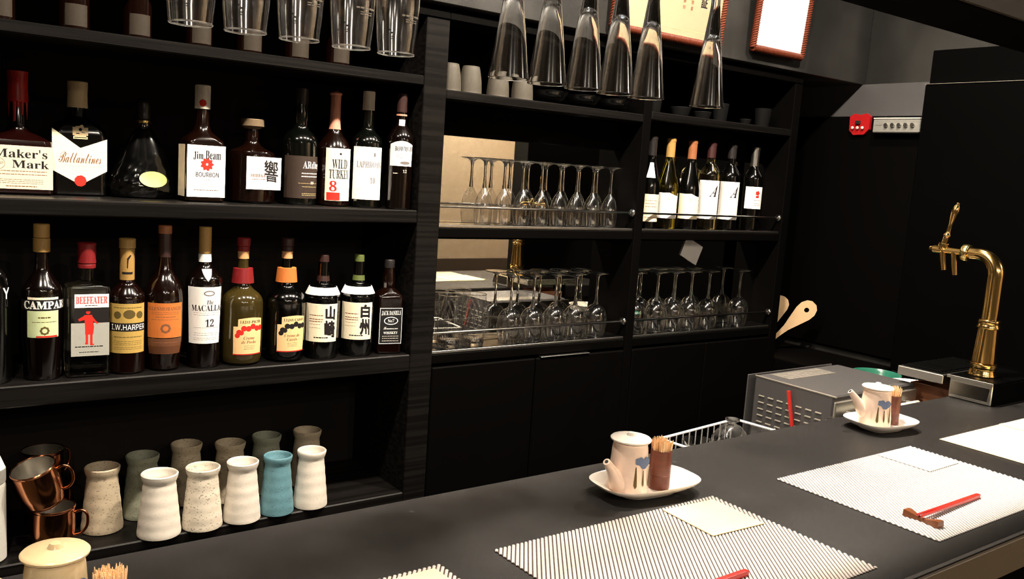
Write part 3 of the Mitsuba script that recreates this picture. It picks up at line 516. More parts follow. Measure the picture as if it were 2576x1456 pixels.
def yama(x, label, capm, kan, y):
    R = prof_R(P2)
    cap = solid([(0, .200), (.0165, .200), (.0160, .205), (.0135, .225), (.0125, .235), (.0135, .238), (.0130, .264), (.012, .268), (0, .268)], 32)
    return bottle('whisky_bottle', label, 'bottle', lo(x), solid(P2), 'glass_black',
      [('label', rect(-.050, .041, .046, .145), 'paper_ivory', R, [('lettering', union_all([affinity.rotate(text(kan[0], .027, .036, .019, .122, 'cjk', 4, skew=-4), -3), affinity.rotate(text(kan[1], .030, .044, .019, .080, 'cjk', 4, skew=-8), -5)]), 'ink'), ('fine_print', lines(-.036, .0, [.114, .104, .098], .0022, y).union(lines(-.036, -.006, [.091, .082], .001, 2)), 'ink_brown'), ('maker', lines(-.022, .014, [.056], .0028, 3), 'ink')])],
      [('shoulder_highlight', band(lambda z: float(np.interp(z, [.1655, .186], [.0440, .0345])), .1665, .1855, .0012), 'paper', 'white band painted in as the shoulder highlight'), ('cap', cap, capm, None)])  # white shoulder band is a painted highlight
yama(.960, 'squat dark whisky bottle with painted highlight, brown cap and cream label with two brushed characters', 'cap_brown', '山崎', 3)
yama(1.061, 'squat dark whisky bottle with painted highlight, green cap and cream label with two brushed characters', 'cap_green', '白州', 5)
b = loft([(0, .031, .031, .006), (.003, .0338, .0338, .008), (.150, .0338, .0338, .008), (.160, .0320, .0320, .010), (.168, .026, .026, .02), (.178, .0165, .0165, .0164), (.20, .0180, .0180, .0179), (.222, .0140, .0140, .0139), (.236, .0125, .0125, .0124)])
fr = sbox(-.031, .028, .032, .126).difference(sbox(-.0295, .0295, .0305, .1245))
bottle('whisky_bottle', 'small square whisky bottle with black label and white lettering, rightmost on the lower board', 'bottle', lo(1.151, -12, y=2.110), b, 'glass_amber',
  [('label', rect(-.032, .033, .026, .128), 'label_black', ('flat', .0338), [('lettering', union_all([text('JACK DANIELS', .054, .013, .001, .112), text('Tennessee', .040, .007, .001, .071, 'script'), text('WHISKEY', .040, .007, .001, .058)]), 'ink_white'), ('frame', fr.union(blob(.001, .091, .020, 24, sy=.55).difference(blob(.001, .091, .0175, 24, sy=.5))).union(text('No7', .018, .009, .001, .091)), 'card_grey'), ('fine_print', lines(-.022, .024, [.048, .042, .035], .0016, 4), 'ink_faint')])],
  [('cap', neck_cap(.0140, .232, .254), 'cap_black', None)])

# -- wine
BU = [(0, .012), (.020, .003), (.034, 0), (.0365, .004), (.0365, .110)] + curve([(.0365, .118), (.0345, .145), (.0255, .185), (.0165, .220), (.0145, .24), (.0140, .295)]) + [(0, .295)]
BO = [(0, .012), (.020, .003), (.034, 0), (.0365, .004), (.0365, .165)] + curve([(.0365, .175), (.0345, .195), (.0240, .215), (.0155, .230), (.0145, .245), (.0140, .295)]) + [(0, .295)]
def wine(x, label, prof, glass, capm, labpoly, labm, subs, capz=.238, extra=()):
    return bottle('wine_bottle', label, 'wine bottle', place(x, 2.106, Z1 + .0005, -41), solid(prof), glass, [('label', labpoly, labm, prof_R(prof), subs)] + list(extra),
        [('capsule', cat(band(.0142, capz, .300, .0008), solid([(0, .290), (.0162, .290), (.0162, .297), (0, .297)], 24)), capm, None)])
torn = Polygon([(-.040, .034), (.040, .034), (.040, .110), (.022, .113), (.006, .120), (-.014, .119), (-.040, .120)])
wine(2.105, 'dark wine bottle half hidden by the divider, with beige label and white neck tag', BU, 'glass_black', 'cap_black', rect(-.034, .040, .022, .112), 'paper_pale', [('fine_print', lines(-.01, .03, [.09, .08, .07, .05, .035], .0016, 3), 'ink_brown')], .238, [('neck_label', Polygon([(-.012, .165), (.014, .165), (.010, .215), (-.006, .215)]), 'paper', lambda z: float(np.interp(z, [.145, .185, .22], [.0345, .0255, .0165])), [])])
wine(2.192, 'olive-green white wine bottle with yellow capsule and white label with ragged top', BU, 'olive_glass', 'cap_gold', torn, 'paper', [('fine_print', blob(.004, .10, .006).union(lines(-.018, .024, [.08, .07], .0012, 3)), 'ink_faint')])
wine(2.298, 'dark sloping wine bottle with copper capsule and white label with ragged top', BU, 'glass_black', 'cap_copper', torn, 'paper_ivory', [('fine_print', blob(.004, .10, .006).union(lines(-.018, .024, [.08, .07], .0012, 3)), 'ink_faint')])
wine(2.396, 'clear pale yellow wine bottle with maroon capsule and tall white label bearing a letter A', BO, 'straw_glass', 'cap_maroon', rect(-.042, .042, .036, .170), 'paper', [('lettering', text('A', .026, .040, .016, .134, 'ital', skew=10), 'ink'), ('fine_print', lines(.0, .03, [.06, .055], .0008, 3), 'ink_faint')], .248)
wine(2.504, 'dark wine bottle with black capsule and tall white label bearing a letter A', BO, 'glass_black', 'cap_black', rect(-.042, .042, .036, .170), 'paper', [('lettering', text('A', .026, .040, .016, .134, 'ital', skew=10), 'ink'), ('fine_print', lines(.0, .03, [.06, .055], .0008, 3), 'ink_faint')], .252)
wine(2.632, 'black wine bottle with silver capsule and small white label with red crest, rightmost', BO, 'glass_black', 'steel', rect(-.030, .042, .078, .158), 'paper', [('crest', blob(.016, .135, .008, 24, .15, 5).union(sbox(.010, .118, .022, .126)), 'ink_red'), ('fine_print', lines(.004, .030, [.109, .096, .090], .0018, 3), 'ink_grey')], .228)

# ------------------------------------------------------------------ stoneware cups, copper mugs, left shelf
def cup_mesh(h=.148, seed=0, k=1.):
    r_ = random.Random(seed); z = np.linspace(0, 1, 30); prof = []
    for t in z:
        r = .0505 - .0165 * t ** 1.05
        if t > .86: r = .0505 - .0165 * .86 ** 1.05 - .0005 + .0062 * math.sin(math.pi / 2 * (t - .86) / .14)
        r += .00038 * math.sin(t * 34 + seed) * (1 if .06 < t < .8 else 0)
        prof.append((r, h * t))
    inn = [(r - .0052, zz) for r, zz in prof if zz > .01][::-1]
    m = solid([(0, 0), (.046, 0), (.0495, .0015)] + prof[1:] + [(prof[-1][0] - .0025, h + .0022)] + inn + [(0, .010)], 48)
    v = np.array(m.vertices); a = np.arctan2(v[:, 1], v[:, 0]); w = k * (.984 + .010 * np.cos(2 * a + seed) + .006 * np.cos(3 * a + 2 * seed)); v[:, :2] *= w[:, None]; m.vertices = v
    return m
CUPS = [(.547, 2.072, 'stoneware_white', 'white ridged stoneware cup, leftmost of the lit front row'), (.648, 2.073, 'stoneware_speckled', 'cream stoneware cup with dark speckles in the front row'),
  (.7455, 2.072, 'stoneware_white', 'white ridged stoneware cup between the speckled cup and the blue cup'), (.8385, 2.078, 'stoneware_blue', 'blue-grey stoneware cup in the front row'), (.932, 2.082, 'stoneware_white', 'white ridged stoneware cup, rightmost of the front row'),
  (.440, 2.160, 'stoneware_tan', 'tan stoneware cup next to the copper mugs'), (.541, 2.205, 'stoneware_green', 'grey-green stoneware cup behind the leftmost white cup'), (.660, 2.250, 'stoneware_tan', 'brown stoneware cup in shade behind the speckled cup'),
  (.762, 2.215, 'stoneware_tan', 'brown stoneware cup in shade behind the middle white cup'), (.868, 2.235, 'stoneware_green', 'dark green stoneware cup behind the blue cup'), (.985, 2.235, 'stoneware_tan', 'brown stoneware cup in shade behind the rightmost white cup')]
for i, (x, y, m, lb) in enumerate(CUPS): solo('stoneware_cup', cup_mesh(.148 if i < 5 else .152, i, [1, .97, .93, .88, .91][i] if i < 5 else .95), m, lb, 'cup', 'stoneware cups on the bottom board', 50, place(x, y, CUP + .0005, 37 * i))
mug = solid([(0, 0), (.036, 0), (.040, .004)] + curve([(.041, .01), (.0445, .03), (.0455, .055), (.0445, .088)]) + [(.0465, .090), (.0470, .093), (.0455, .0955), (.0437, .093)], 48)
mug_in = lathe([(0, .004), (.036, .005)] + curve([(.0395, .012), (.0430, .030), (.0440, .055), (.0436, .0932)]), 48)
hand = tube([(.043, 0, .078), (.058, 0, .083), (.070, 0, .074), (.073, 0, .055), (.067, 0, .035), (.054, 0, .024), (.042, 0, .024)], .0035, 10)
hand = tube([np.array(q) for q in curve([(.043, .078), (.060, .082), (.071, .070), (.070, .045), (.058, .028), (.042, .024)])] and [np.array([a, 0, b]) for a, b in curve([(.043, .078), (.060, .082), (.071, .070), (.070, .045), (.058, .028), (.042, .024)])], .0033, 10)
MG = [ply(mug, None, smooth=40), ply(mug_in, None, smooth=40), ply(hand, None, smooth=True)]
for at, lb in [(place(.327, 2.108, CUP + .0005, -20), 'copper mug standing under the tilted mug, beside the tan cup'), (TF().translate([.312, 2.104, CUP + .1075]).rotate([0, 1, 0], -17).rotate([1, 0, 0], 8).rotate([0, 0, 1], -20), 'tilted copper mug with bright steel inside, on top of the front pair'),
    (place(.325, 2.225, CUP + .0005, 30), 'copper mug in shade, lower one of the rear pair'), (place(.325, 2.225, CUP + .0975, 30), 'copper mug in shade, upper one of the rear pair')]:
    k = thing('copper_mug', lb, 'mug', 'copper mugs on the bottom board')
    part('body', k, MG[0], 'copper', at=at); part('lining', k, MG[1], 'steel', at=at, label='steel lining'); part('handle', k, MG[2], 'copper', at=at)
k = thing('white_dispenser', 'white plastic bottle with grey collar at the left edge, beside the copper mugs', 'bottle')
part('body', k, solid([(0, 0), (.037, 0), (.040, .003), (.040, .166), (.038, .173), (0, .174)], 40), 'plastic_white', 40, place(.195, 2.100, CUP + .0005))
part('collar', k, solid([(0, .175), (.040, .175), (.040, .203), (0, .203)], 40), 'plastic_grey', 40, place(.195, 2.100, CUP + .0005))
part('cap', k, solid([(0, .204), (.039, .204), (.027, .236), (.024, .239), (0, .239)], 40), 'porcelain', 40, place(.195, 2.100, CUP + .0005))

# ------------------------------------------------------------------ top boards: jars, cups, bowls in the dark
for i, (x, y) in enumerate([(.235, 2.13), (.375, 2.13), (.505, 2.14), (.640, 2.14), (.760, 2.14), (.880, 2.14), (.990, 2.14)]):
    at = place(x, y, TOP + .0005)
    k = thing('spirit_bottle', f'dark bottle with beige label in shade on the top board, {ORD[i]} from the left', 'bottle', 'shaded bottles on the top board')
    Pj = [(0, 0), (.026, 0), (.0295, .004), (.0295, .09)] + curve([(.0295, .095), (.026, .107), (.013, .118), (.0115, .135)]) + [(0, .135)]
    part('glass', k, solid(Pj, 36), 'glass_amber', 40, at); part('label', k, wrap(rect(-.024, .024, .010, .055), .0004, .0004, R=.0295), 'shaded_jar_label', False, at); part('cap', k, neck_cap(.0135, .130, .146), 'cap_gold', 40, at)  # label colour is darkened to hold the shade of the top board
ZM = 1.722
for i, (x, s) in enumerate([(1.300, 'half hidden by the post'), (1.368, 'second from the left'), (1.462, 'third from the left'), (1.548, 'next to the black bowls')]):
    solo('sake_cup', solid(curve([(.0001, 0), (.031, 0), (.0325, .003), (.031, .030), (.0275, .055), (.024, .070), (.021, .074), (.0001, .075)], 4), 40), 'cup_pale', f'beige cup upside down behind the hanging glasses, {s}', 'cup', 'beige cups upside down', 40, place(x, 2.095, ZM + .0005))
bowl = solid([(0, .0), (.028, 0), (.028, .004)] + curve([(.032, .006), (.052, .018), (.060, .036)]) + [(.0615, .038), (.0595, .038)] + curve([(.0578, .036), (.050, .020), (.030, .009)]) + [(0, .007)], 48)
for i, (x, s) in enumerate([(1.66, 'leftmost'), (1.79, 'middle one'), (1.92, 'rightmost')]):
    solo('lacquer_bowl', moved(bowl, (0, 0, 0)), 'black_gloss', f'glossy black bowl behind the hanging glasses, {s}', 'bowl', 'black bowls on the upper board', 40, place(x, 2.115, ZM + .0005))
ZR = 1.735
for i, (x, y, r, h, m, lb) in enumerate([(2.085, 2.10, .030, .070, 'cup_grey', 'grey cup on the dark board above the wine, leftmost'), (2.215, 2.10, .034, .030, 'cup_grey', 'low grey dish on the dark board above the wine'), (2.335, 2.11, .030, .026, 'cup_grey', 'flat grey dish right of the low one above the wine'),
    (2.425, 2.11, .028, .062, 'cup_grey', 'grey cup in the middle of the dark board above the wine'), (2.550, 2.10, .020, .020, 'cup_grey', 'tiny pale dish above the wine'), (2.655, 2.11, .030, .066, 'cup_grey', 'grey cup on the dark board above the wine, rightmost')]):
    solo('small_cup' if h > .04 else 'small_dish', solid([(0, 0), (r * .7, 0), (r * .8, .003), (r, h - .002), (r - .001, h), (r - .004, h - .001), (r * .62, .008), (0, .007)], 32), m, lb, 'cup' if h > .04 else 'dish', None, 40, place(x, y, ZR + .0005))

# ------------------------------------------------------------------ framed certificates on the bulkhead
def rope(p0, p1, r=.0110, tw=38.):
    p0, p1 = np.array(p0, float), np.array(p1, float); L = np.linalg.norm(p1 - p0); n = int(L / .0013); d = (p1 - p0) / L
    a = np.cross(d, [0, 1, 0]); a /= np.linalg.norm(a); b_ = np.cross(d, a); sides = 18; V, F = [], []
    for i in range(n + 1):
        c = p0 + d * L * i / n; ph = 2 * math.pi * (L * i / n) * tw / .12
        for j in range(sides):
            t = 2 * math.pi * j / sides; rr = r * (1 + .14 * math.cos(3 * t - ph * .396)); V.append(c + rr * (math.cos(t) * a + math.sin(t) * b_))
    for i in range(n):
        for j in range(sides):
            k, l = i * sides + j, i * sides + (j + 1) % sides; F += [(k, l, l + sides), (k, l + sides, k + sides)]
    V += [p0, p1]; e = len(V) - 2
    for j in range(sides): F += [(e, (j + 1) % sides, j), (e + 1, n * sides + j, n * sides + (j + 1) % sides)]
    return fix(trimesh.Trimesh(np.array(V), F, process=False))
def frame(label, x0, w, z0, h, tilt, paper, prints):
    k = thing('picture_frame', label, 'picture frame'); at = TF().translate([x0, 2.022, z0]).rotate([1, 0, 0], tilt)
    part('backing', k, bx(0, w, -.012, -.004, 0, h, .001), 'black_matt', at=at)
    q = part('sheet', k, bx(.008, w - .008, -.0145, -.0125, .008, h - .008, .0005), paper, at=at)
    for nm, poly, m in prints: part(nm, q, moved(wrap(poly, .0005, .0002, flat=.0145), None), m, at=at)
    for a, b_ in (((0, -.012, 0), (w, -.012, 0)), ((w, -.012, 0), (w, -.012, h)), ((w, -.012, h), (0, -.012, h)), ((0, -.012, h), (0, -.012, 0))): part('rope_side', k, rope(a, b_), 'rope_red', 50, at)
cert = union_all([text('証', .030, .034, .372, .124, 'cjk', 2)])
cols = union_all([text(c, .011, .012, u, v, 'cjk', 1) for u, col in ((.318, '許可営業'), (.283, '東京都知')) for v, c in zip((.156, .137, .118, .099), col)])
frame('large red-brown rope frame with a cream certificate, hanging behind the cone glasses', 1.800, .468, 1.962, .32, 4.5, 'cert_paper', [('inner_line', sbox(.03, .03, .438, .29).difference(sbox(.032, .032, .436, .288)), 'ink_gold'), ('seal_character', cert, 'ink'), ('lettering', cols, 'ink_brown')])
frame('smaller red-brown rope frame with a blank white sheet, right of the certificate', 2.440, .268, 1.985, .34, 4.5, 'paper', [])

# ------------------------------------------------------------------ things on the right wall
k = thing('red_timer', 'small red gadget with three pale buttons on the black wall beside the white switch panel', 'timer')
part('body', k, moved(extrude(Polygon([(-.040, .030), (-.022, .040), (.0, .034), (.026, .040), (.041, .030), (.040, -.016), (.022, -.034), (-.020, -.036), (-.038, -.020)]).buffer(.003), .014), None) and fix(trimesh.Trimesh((lambda q: np.stack([-q[:, 2], -q[:, 0], q[:, 1]], 1))(np.array(extrude(Polygon([(-.040, .030), (-.022, .040), (.0, .034), (.026, .040), (.041, .030), (.040, -.016), (.022, -.034), (-.020, -.036), (-.038, -.020)]).buffer(.003), .014).vertices)), extrude(Polygon([(-.040, .030), (-.022, .040), (.0, .034), (.026, .040), (.041, .030), (.040, -.016), (.022, -.034), (-.020, -.036), (-.038, -.020)]).buffer(.003), .014).faces, process=False)), 'plastic_red', at=place(3.127, 2.012, 1.782))
part('screen', k, bx(3.1025, 3.1055, 2.002, 2.024, 1.784, 1.797, .001), 'slot_dark')
for j in range(3): part('button', k, moved(solid(curve([(.0001, 0), (.006, 0), (.0055, .003), (.0001, .005)], 3), 16), (3.1055, 2.034 - .021 * j, 1.770), ry=-90), 'plastic_white', 40)
k = thing('switch_panel', 'long white switch panel with five knobs on the black wall', 'switch panel')
part('plate', k, bx(3.085, 3.127, 1.752, 1.936, 1.751, 1.800, .003), 'plastic_grey'); part('upper_edge', k, bx(3.084, 3.127, 1.752, 1.936, 1.8005, 1.806, .001), 'plastic_white')
for j in range(5): part('knob', k, moved(solid([(0, 0), (.008, 0), (.008, .008), (.0065, .010), (0, .010)], 20), (3.0848, 1.880 - .026 * j, 1.778), ry=-90), 'steel', 40); 
part('lettering', k, bx(3.0842, 3.0849, 1.898, 1.926, 1.776, 1.780, 0), 'ink_grey')
def paddle(L):
    P_ = [(-.004, 0), (.004, 0)] + [(w, L * t) for w, t in ((.006, .3), (.010, .45), (.022, .62), (.033, .78), (.034, .88), (.025, .96), (.010, 1.0), (-.010, 1.0), (-.025, .96), (-.034, .88), (-.033, .78), (-.022, .62), (-.010, .45), (-.006, .3))]
    return Polygon(P_).buffer(.002)
pd = paddle(.262).difference(Point(0, .224).buffer(.0095))
for (x, z, lean, poly, y, lb) in ((2.905, .8795, 42, pd, 2.190, 'pale wooden rice paddle with a round hole, leaning out from behind the wine cabinet'), (2.990, .8795, 12, paddle(.205), 2.240, 'darker wooden paddle without a hole, leaning behind the pierced one')):
    m = extrude(poly, .005); m = fix(trimesh.Trimesh(np.stack([m.vertices[:, 0], -m.vertices[:, 2], m.vertices[:, 1]], 1), m.faces, process=False))
    solo('wooden_paddle', m, 'paddle_wood', lb, 'paddle', None, False, TF().translate([x, y, z + .004]).rotate([0, 0, 1], -50).rotate([0, 1, 0], lean))
solo('reflection_card', bx(-.047, .047, -.0015, 0, -.036, .036, .0004), 'card_grey', 'tilted pale card added as a reflection in the mirror above the right-hand wine glasses', 'card', None, False, TF().translate([2.385, MIR - .002, 1.277]).rotate([0, 1, 0], 24))  # card added in place of a pale reflection in the mirror

# ------------------------------------------------------------------ bar counter: place mats and settings
def cords(w, d, deg, pitch=.0058, z0=.0007, wid=.0039, h=.0014):
    """Diagonal beaded cords side by side, cut to the rectangle w x d."""
    c, sn = math.cos(math.radians(deg)), math.sin(math.radians(deg)); dv, nv = np.array([c, sn]), np.array([-sn, c]); V, F = [], []
    ts = [np.dot(nv, q) for q in ((0, 0), (w, 0), (0, d), (w, d))]; t = min(ts) + pitch * .5
    prof = [(-.5, 0), (-.42, .62), (0, 1), (.42, .62), (.5, 0)]
    while t < max(ts):
        lo_, hi_ = -9., 9.
        for k, lim in ((0, w), (1, d)):
            a, b_ = (0 - t * nv[k]) / dv[k], (lim - t * nv[k]) / dv[k]; lo_, hi_ = max(lo_, min(a, b_)), min(hi_, max(a, b_))
        t += pitch
        if hi_ - lo_ < .004: continue
        n = max(2, int((hi_ - lo_) / .0022)); base = len(V)
        for i, u in enumerate(np.linspace(lo_ + .0008, hi_ - .0008, n + 1)):
            k = 1 + .20 * (i % 2)
            for px_, pz in prof: q = dv * u + nv * (t - pitch + px_ * wid * k); V.append((q[0], q[1], z0 + h * pz * k))
        for i in range(n):
            for j in range(5): a, b_ = base + i * 5 + j, base + i * 5 + (j + 1) % 5; F += [(a, a + 5, b_ + 5), (a, b_ + 5, b_)]
        e = base + n * 5; F += [(base, base + 1, base + 2), (base, base + 2, base + 4), (base + 2, base + 3, base + 4), (e, e + 2, e + 1), (e, e + 4, e + 2), (e + 2, e + 4, e + 3)]
    return fix(trimesh.Trimesh(np.array(V), F, process=False))
MW, MD = .4495, .302
CORDS, BACK = ply(cords(MW, MD, 53), None), ply(bx(.0006, MW - .0006, .0006, MD - .0006, 0, .0008, .0002), None)
MT = [(.150, .622, 'cord_silver', 'mat_backing', 'woven place mat at the bottom edge, mostly out of sight'), (.688, .625, 'cord_silver', 'mat_backing', 'silver and brown woven place mat in front of the nearer soy sauce pot'), (1.314, .630, 'cord_white', 'mat_backing_grey', 'white woven place mat with red chopsticks in front of the farther soy sauce pot')]
for x, y, m, mb, lb in MT:
    k = thing('place_mat', lb, 'place mat', 'woven place mats on the counter')
    part('backing', k, BACK, mb, at=place(x, y, CT + .0003)); part('cords', k, CORDS, m, at=place(x, y, CT + .0003), kind='stuff')
for x, y, rz, m, lb in [(.477, .802, 2, 'coaster_cream', 'cream square coaster at the bottom edge'), (1.004, .810, -3, 'coaster_cream', 'cream square coaster on the silver and brown place mat'), (1.632, .818, 1, 'paper', 'white square coaster at the far corner of the white place mat')]:
    solo('coaster', bx(0, .112, 0, .108, 0, .0016, .0004), m, lb, 'coaster', 'paper coasters', False, place(x, y, CT + .0026, rz))
solo('menu_sheet', cat(bx(1.880, 2.345, .63, .932, CT + .0005, CT + .0022, .0005)), 'menu_cream', 'large cream sheet lying on the counter at the right edge', 'menu')
solo('menu_leaf', bx(0, .21, 0, .16, 0, .0012, .0003), 'paper_cream', 'tan paper leaf lying on the cream sheet at the right edge', 'paper', None, False, place(2.14, .772, CT + .0024, -4))
def dish_mesh(hw, hd):
    rings = [(0, .55, .0), (.004, .62, .0), (.010, .80, .0), (.017, .95, .0), (.021, 1.0, .0), (.0225, 1.0, 0), (.0215, .965, 0), (.014, .80, 0), (.0075, .62, 0), (.006, .4, 0)]
    V, F = [], []; n = 64
    for z, s, _ in rings:
        for j in range(n):
            a = 2 * math.pi * j / n; c, sn = math.cos(a), math.sin(a); e = .62
            V.append((hw * s * math.copysign(abs(c) ** e, c), hd * s * math.copysign(abs(sn) ** e, sn), z))
    for i in range(len(rings) - 1):
        for j in range(n): a, b_ = i * n + j, i * n + (j + 1) % n; F += [(a, b_, b_ + n), (a, b_ + n, a + n)]
    V += [(0, 0, 0), (0, 0, .006)]; q = len(V) - 2
    for j in range(n): F += [(q, (j + 1) % n, j), (q + 1, (len(rings) - 1) * n + j, (len(rings) - 1) * n + (j + 1) % n)]
    return fix(trimesh.Trimesh(V, F, process=False))
potP = curve([(.0001, 0), (.0315, 0), (.0345, .003), (.0350, .012), (.0335, .040), (.0305, .070), (.0285, .080), (.0300, .084)], 4)
POT = solid(potP + [(.0262, .084), (.0262, .080), (0, .078)], 48)
v = np.array(POT.vertices); a = np.arctan2(v[:, 1], v[:, 0]); v[:, :2] *= (1 - .05 * np.exp(-((v[:, 2] - .05) / .022) ** 2) * (np.cos(2 * a + 1.2)))[:, None]; POT.vertices = v
LID = solid([(0, .0846), (.030, .0846), (.0335, .0862), (.0340, .0885), (.0320, .0905), (.018, .0925), (.008, .0935), (.0065, .0965), (.0050, .0985), (0, .099)], 48)
sp = curve([(-.006, -.006), (.006, .003), (.016, .015), (.027, .028), (.038, .040)], 4)
SPO = tube([np.array([.026 + x_, 0, .036 + z_]) for x_, z_ in sp], np.interp(np.linspace(0, 1, len(sp)), [0, .3, .6, 1], [.0205, .0140, .0090, .0060]), 16)
potR = prof_R(potP)
def paint(u, v, big=True):
    stem = lambda x, z0, z1, w: Polygon([(x - w * .3, z1), (x + w * .3, z1), (x + w, z0 + .004), (x, z0), (x - w, z0 + .006)])
    return MultiPolygon([stem(u - .015, .014, .050, .0028), stem(u - .001, .016, .044, .0017), stem(u + .014, .013, .050, .0026)]), union_all([blob(u - .008, .059, .0085, 16, .12, 5, .8), blob(u + .007, .057, .0095, 16, .1, 4, .75), blob(u + .0, .054, .008)])
def condiment(px, py, rz, sa, porc, lidm, lb, sdz=0.):
    at = place(px, py, CT + (.0078 if porc != 'porcelain_tan' else .0005), rz)
    k = thing('soy_sauce_pot', lb, 'pot')
    body = part('body', k, ply(POT, None, smooth=50), porc, at=at); part('lid', k, ply(LID, None, smooth=40), lidm, at=at)
    s_at = at @ TF().translate([0, 0, sdz]).rotate([0, 0, 1], sa); part('spout', k, ply(SPO, None, smooth=40), porc, at=s_at)
    part('spout_hole', k, moved(trimesh.creation.cylinder(.0030, .001, sections=16), (.0641, 0, .0761), ry=45), 'slot_dark', at=s_at)
    st, bl = paint(.010, 0)
    for g in st.geoms: part('painted_stem', body, wrap(g, .0010, .0001, R=lambda z: potR(z) * 1.012), 'ink_olive', at=at)
    part('painted_flower', body, wrap(bl, .0011, .0001, R=lambda z: potR(z) * 1.014), 'ink_blue', at=at)
    return k
def picks(tx, ty, tz, lb, lb2, lit=1):
    k = thing('toothpick_holder', lb, 'toothpick holder', None); at = place(tx, ty, tz)
    part('cylinder', k, solid([(0, 0), (.0175, 0), (.0182, .002), (.0180, .0225), (.0172, .0238), (.0182, .0252), (.0180, .064), (.0172, .066), (.0150, .066), (.0150, .012), (0, .012)], 32), 'bamboo_red', 40, at)
    r_ = random.Random(int(tx * 1000)); ms = []
    for i in range(110):
        a_, q = r_.uniform(0, 6.28), .0135 * math.sqrt(r_.random()); x_, y_ = q * math.cos(a_), q * math.sin(a_); e = 1.32; h_ = .083 + r_.uniform(-.003, .003)
        ms.append(tube([(x_ * .9, y_ * .9, .0135), (x_ * e, y_ * e, h_ - .004), (x_ * e * 1.01, y_ * e * 1.01, h_)], [.0010, .0010, .0004], 5))
    solo('toothpicks', cat(*ms), 'pick_wood', lb2, 'toothpicks', None, False, at, kind='stuff')
solo('saucer', dish_mesh(.098, .058), 'porcelain', 'white oblong dish under the nearer soy sauce pot', 'dish', None, 40, place(1.050, 1.000, CT + .0003, -6))
condiment(1.012, 1.004, -16, 207, 'porcelain_pink', 'porcelain', 'pinkish white soy sauce pot with blue flowers on the nearer oblong dish', -.015)
picks(1.072, .990, CT + .0068, 'red-brown bamboo toothpick holder beside the nearer soy sauce pot', 'bundle of pale toothpicks in the holder beside the nearer soy sauce pot')
solo('saucer', dish_mesh(.083, .060), 'porcelain', 'white dish under the farther soy sauce pot', 'dish', None, 40, place(1.835, 1.045, CT + .0003, -8))
condiment(1.815, 1.050, -42, 192, 'porcelain_pink', 'porcelain', 'white soy sauce pot with blue flowers on the farther dish near the oven')
picks(1.875, 1.046, CT + .0068, 'red-brown bamboo toothpick holder beside the farther soy sauce pot', 'bundle of pale toothpicks in the holder beside the farther soy sauce pot')
condiment(.155, .985, 10, 175, 'porcelain_tan', 'porcelain_tan', 'tan lidded soy sauce pot at the bottom left corner')
picks(.196, .925, CT + .0005, 'red-brown bamboo toothpick holder at the bottom left, beside the tan pot', 'bundle of pale toothpicks at the bottom left, beside the tan pot')
def chop(L=.215):
    return loft([(0, .0016, .0016, .0008), (L * .45, .0026, .0026, .0010), (L * .97, .0040, .0040, .0012), (L, .0036, .0036, .0012)], 16)
def rest_mesh():
    xs = np.linspace(-.030, .030, 25); V, F = [], []
    for x_ in xs:
        w = .0095 - .0052 * math.cos(math.pi * x_ / .060) ** 2; z = .0105 - .0055 * math.cos(math.pi * x_ / .060) ** 2
        V += [(x_, -w, 0), (x_, -w * .8, z), (x_, w * .8, z), (x_, w, 0)]
    for i in range(len(xs) - 1):
        for j in range(4): a_, b_ = i * 4 + j, i * 4 + (j + 1) % 4; F += [(a_, b_, b_ + 4), (a_, b_ + 4, a_ + 4)]
    F += [(0, 2, 1), (0, 3, 2)]; e = 4 * (len(xs) - 1); F += [(e, e + 1, e + 2), (e, e + 2, e + 3)]
    return fix(trimesh.Trimesh(V, F, process=False))
CH, RE = ply(chop(), None), ply(rest_mesh(), None)
for mx, my, w_, far in ((1.365, .688, 'white', ''), (.735, .690, 'silver and brown', '')):
    solo('chopstick_rest', RE, 'rest_brown', f'brown waisted chopstick rest on the {w_} place mat', 'chopstick rest', None, False, place(mx + .005, my, CT + .0025, 88))
    for j, s in enumerate((-1, 1)):
        solo('chopstick', CH, 'lacquer_red', f'red lacquered chopstick on the {w_} place mat, ' + ('nearer' if s < 0 else 'farther') + ' one of the pair', 'chopstick', 'red chopsticks', False,
            TF().translate([mx - .002, my + .003 + .0036 * s, CT + .0100 + .002]).rotate([0, 0, 1], 2.5 - 1.0 * s).rotate([0, 1, 0], 91.8))

# ------------------------------------------------------------------ behind the counter: dish rack, toaster oven, drip tray, beer tap
WT = .7455
RX, RY, RW, RD, RT = 1.541, 1.217, .328, .220, .900
def rk(x, y): c, s = math.cos(math.radians(7)), math.sin(math.radians(7)); return (RX + .03 + c * x - s * y, RY + s * x + c * y)
k = thing('dish_rack', 'white wire dish rack behind the counter edge', 'dish rack')
def wire(ps, r=.0026): return tube(ps, r, 8)
for z, nm in ((RT, 'rim'), (WT + .012, 'base_ring')):
    c4 = [rk(0, 0), rk(RW, 0), rk(RW, RD), rk(0, RD)]
    part(nm, k, cat(*[wire([(*c4[i], z), (*c4[(i + 1) % 4], z)], .0034 if nm == 'rim' else .0026) for i in range(4)]), 'wire_white', 40)
for i in range(12):
    x_ = RW * (i + .5) / 12; p, q = rk(x_, 0), rk(x_, RD)
    part('wire', k, wire([(*p, RT), (*p, WT + .012), (*q, WT + .012), (*q, RT)], .0018), 'wire_white', 40)
def glass_at(name, lb, x, y, z, wall, foot):
    k = thing(name, lb, 'glass', 'washed glasses behind the counter'); at = place(x, y, z)
    part('wall', k, wall, 'thin_glass', 30, at); part('foot', k, foot, 'clear_glass', 40, at)
    return k
dome = lathe(curve([(.012, .150), (.024, .145), (.042, .125), (.050, .095), (.050, .040), (.048, .002)], 5), 30)
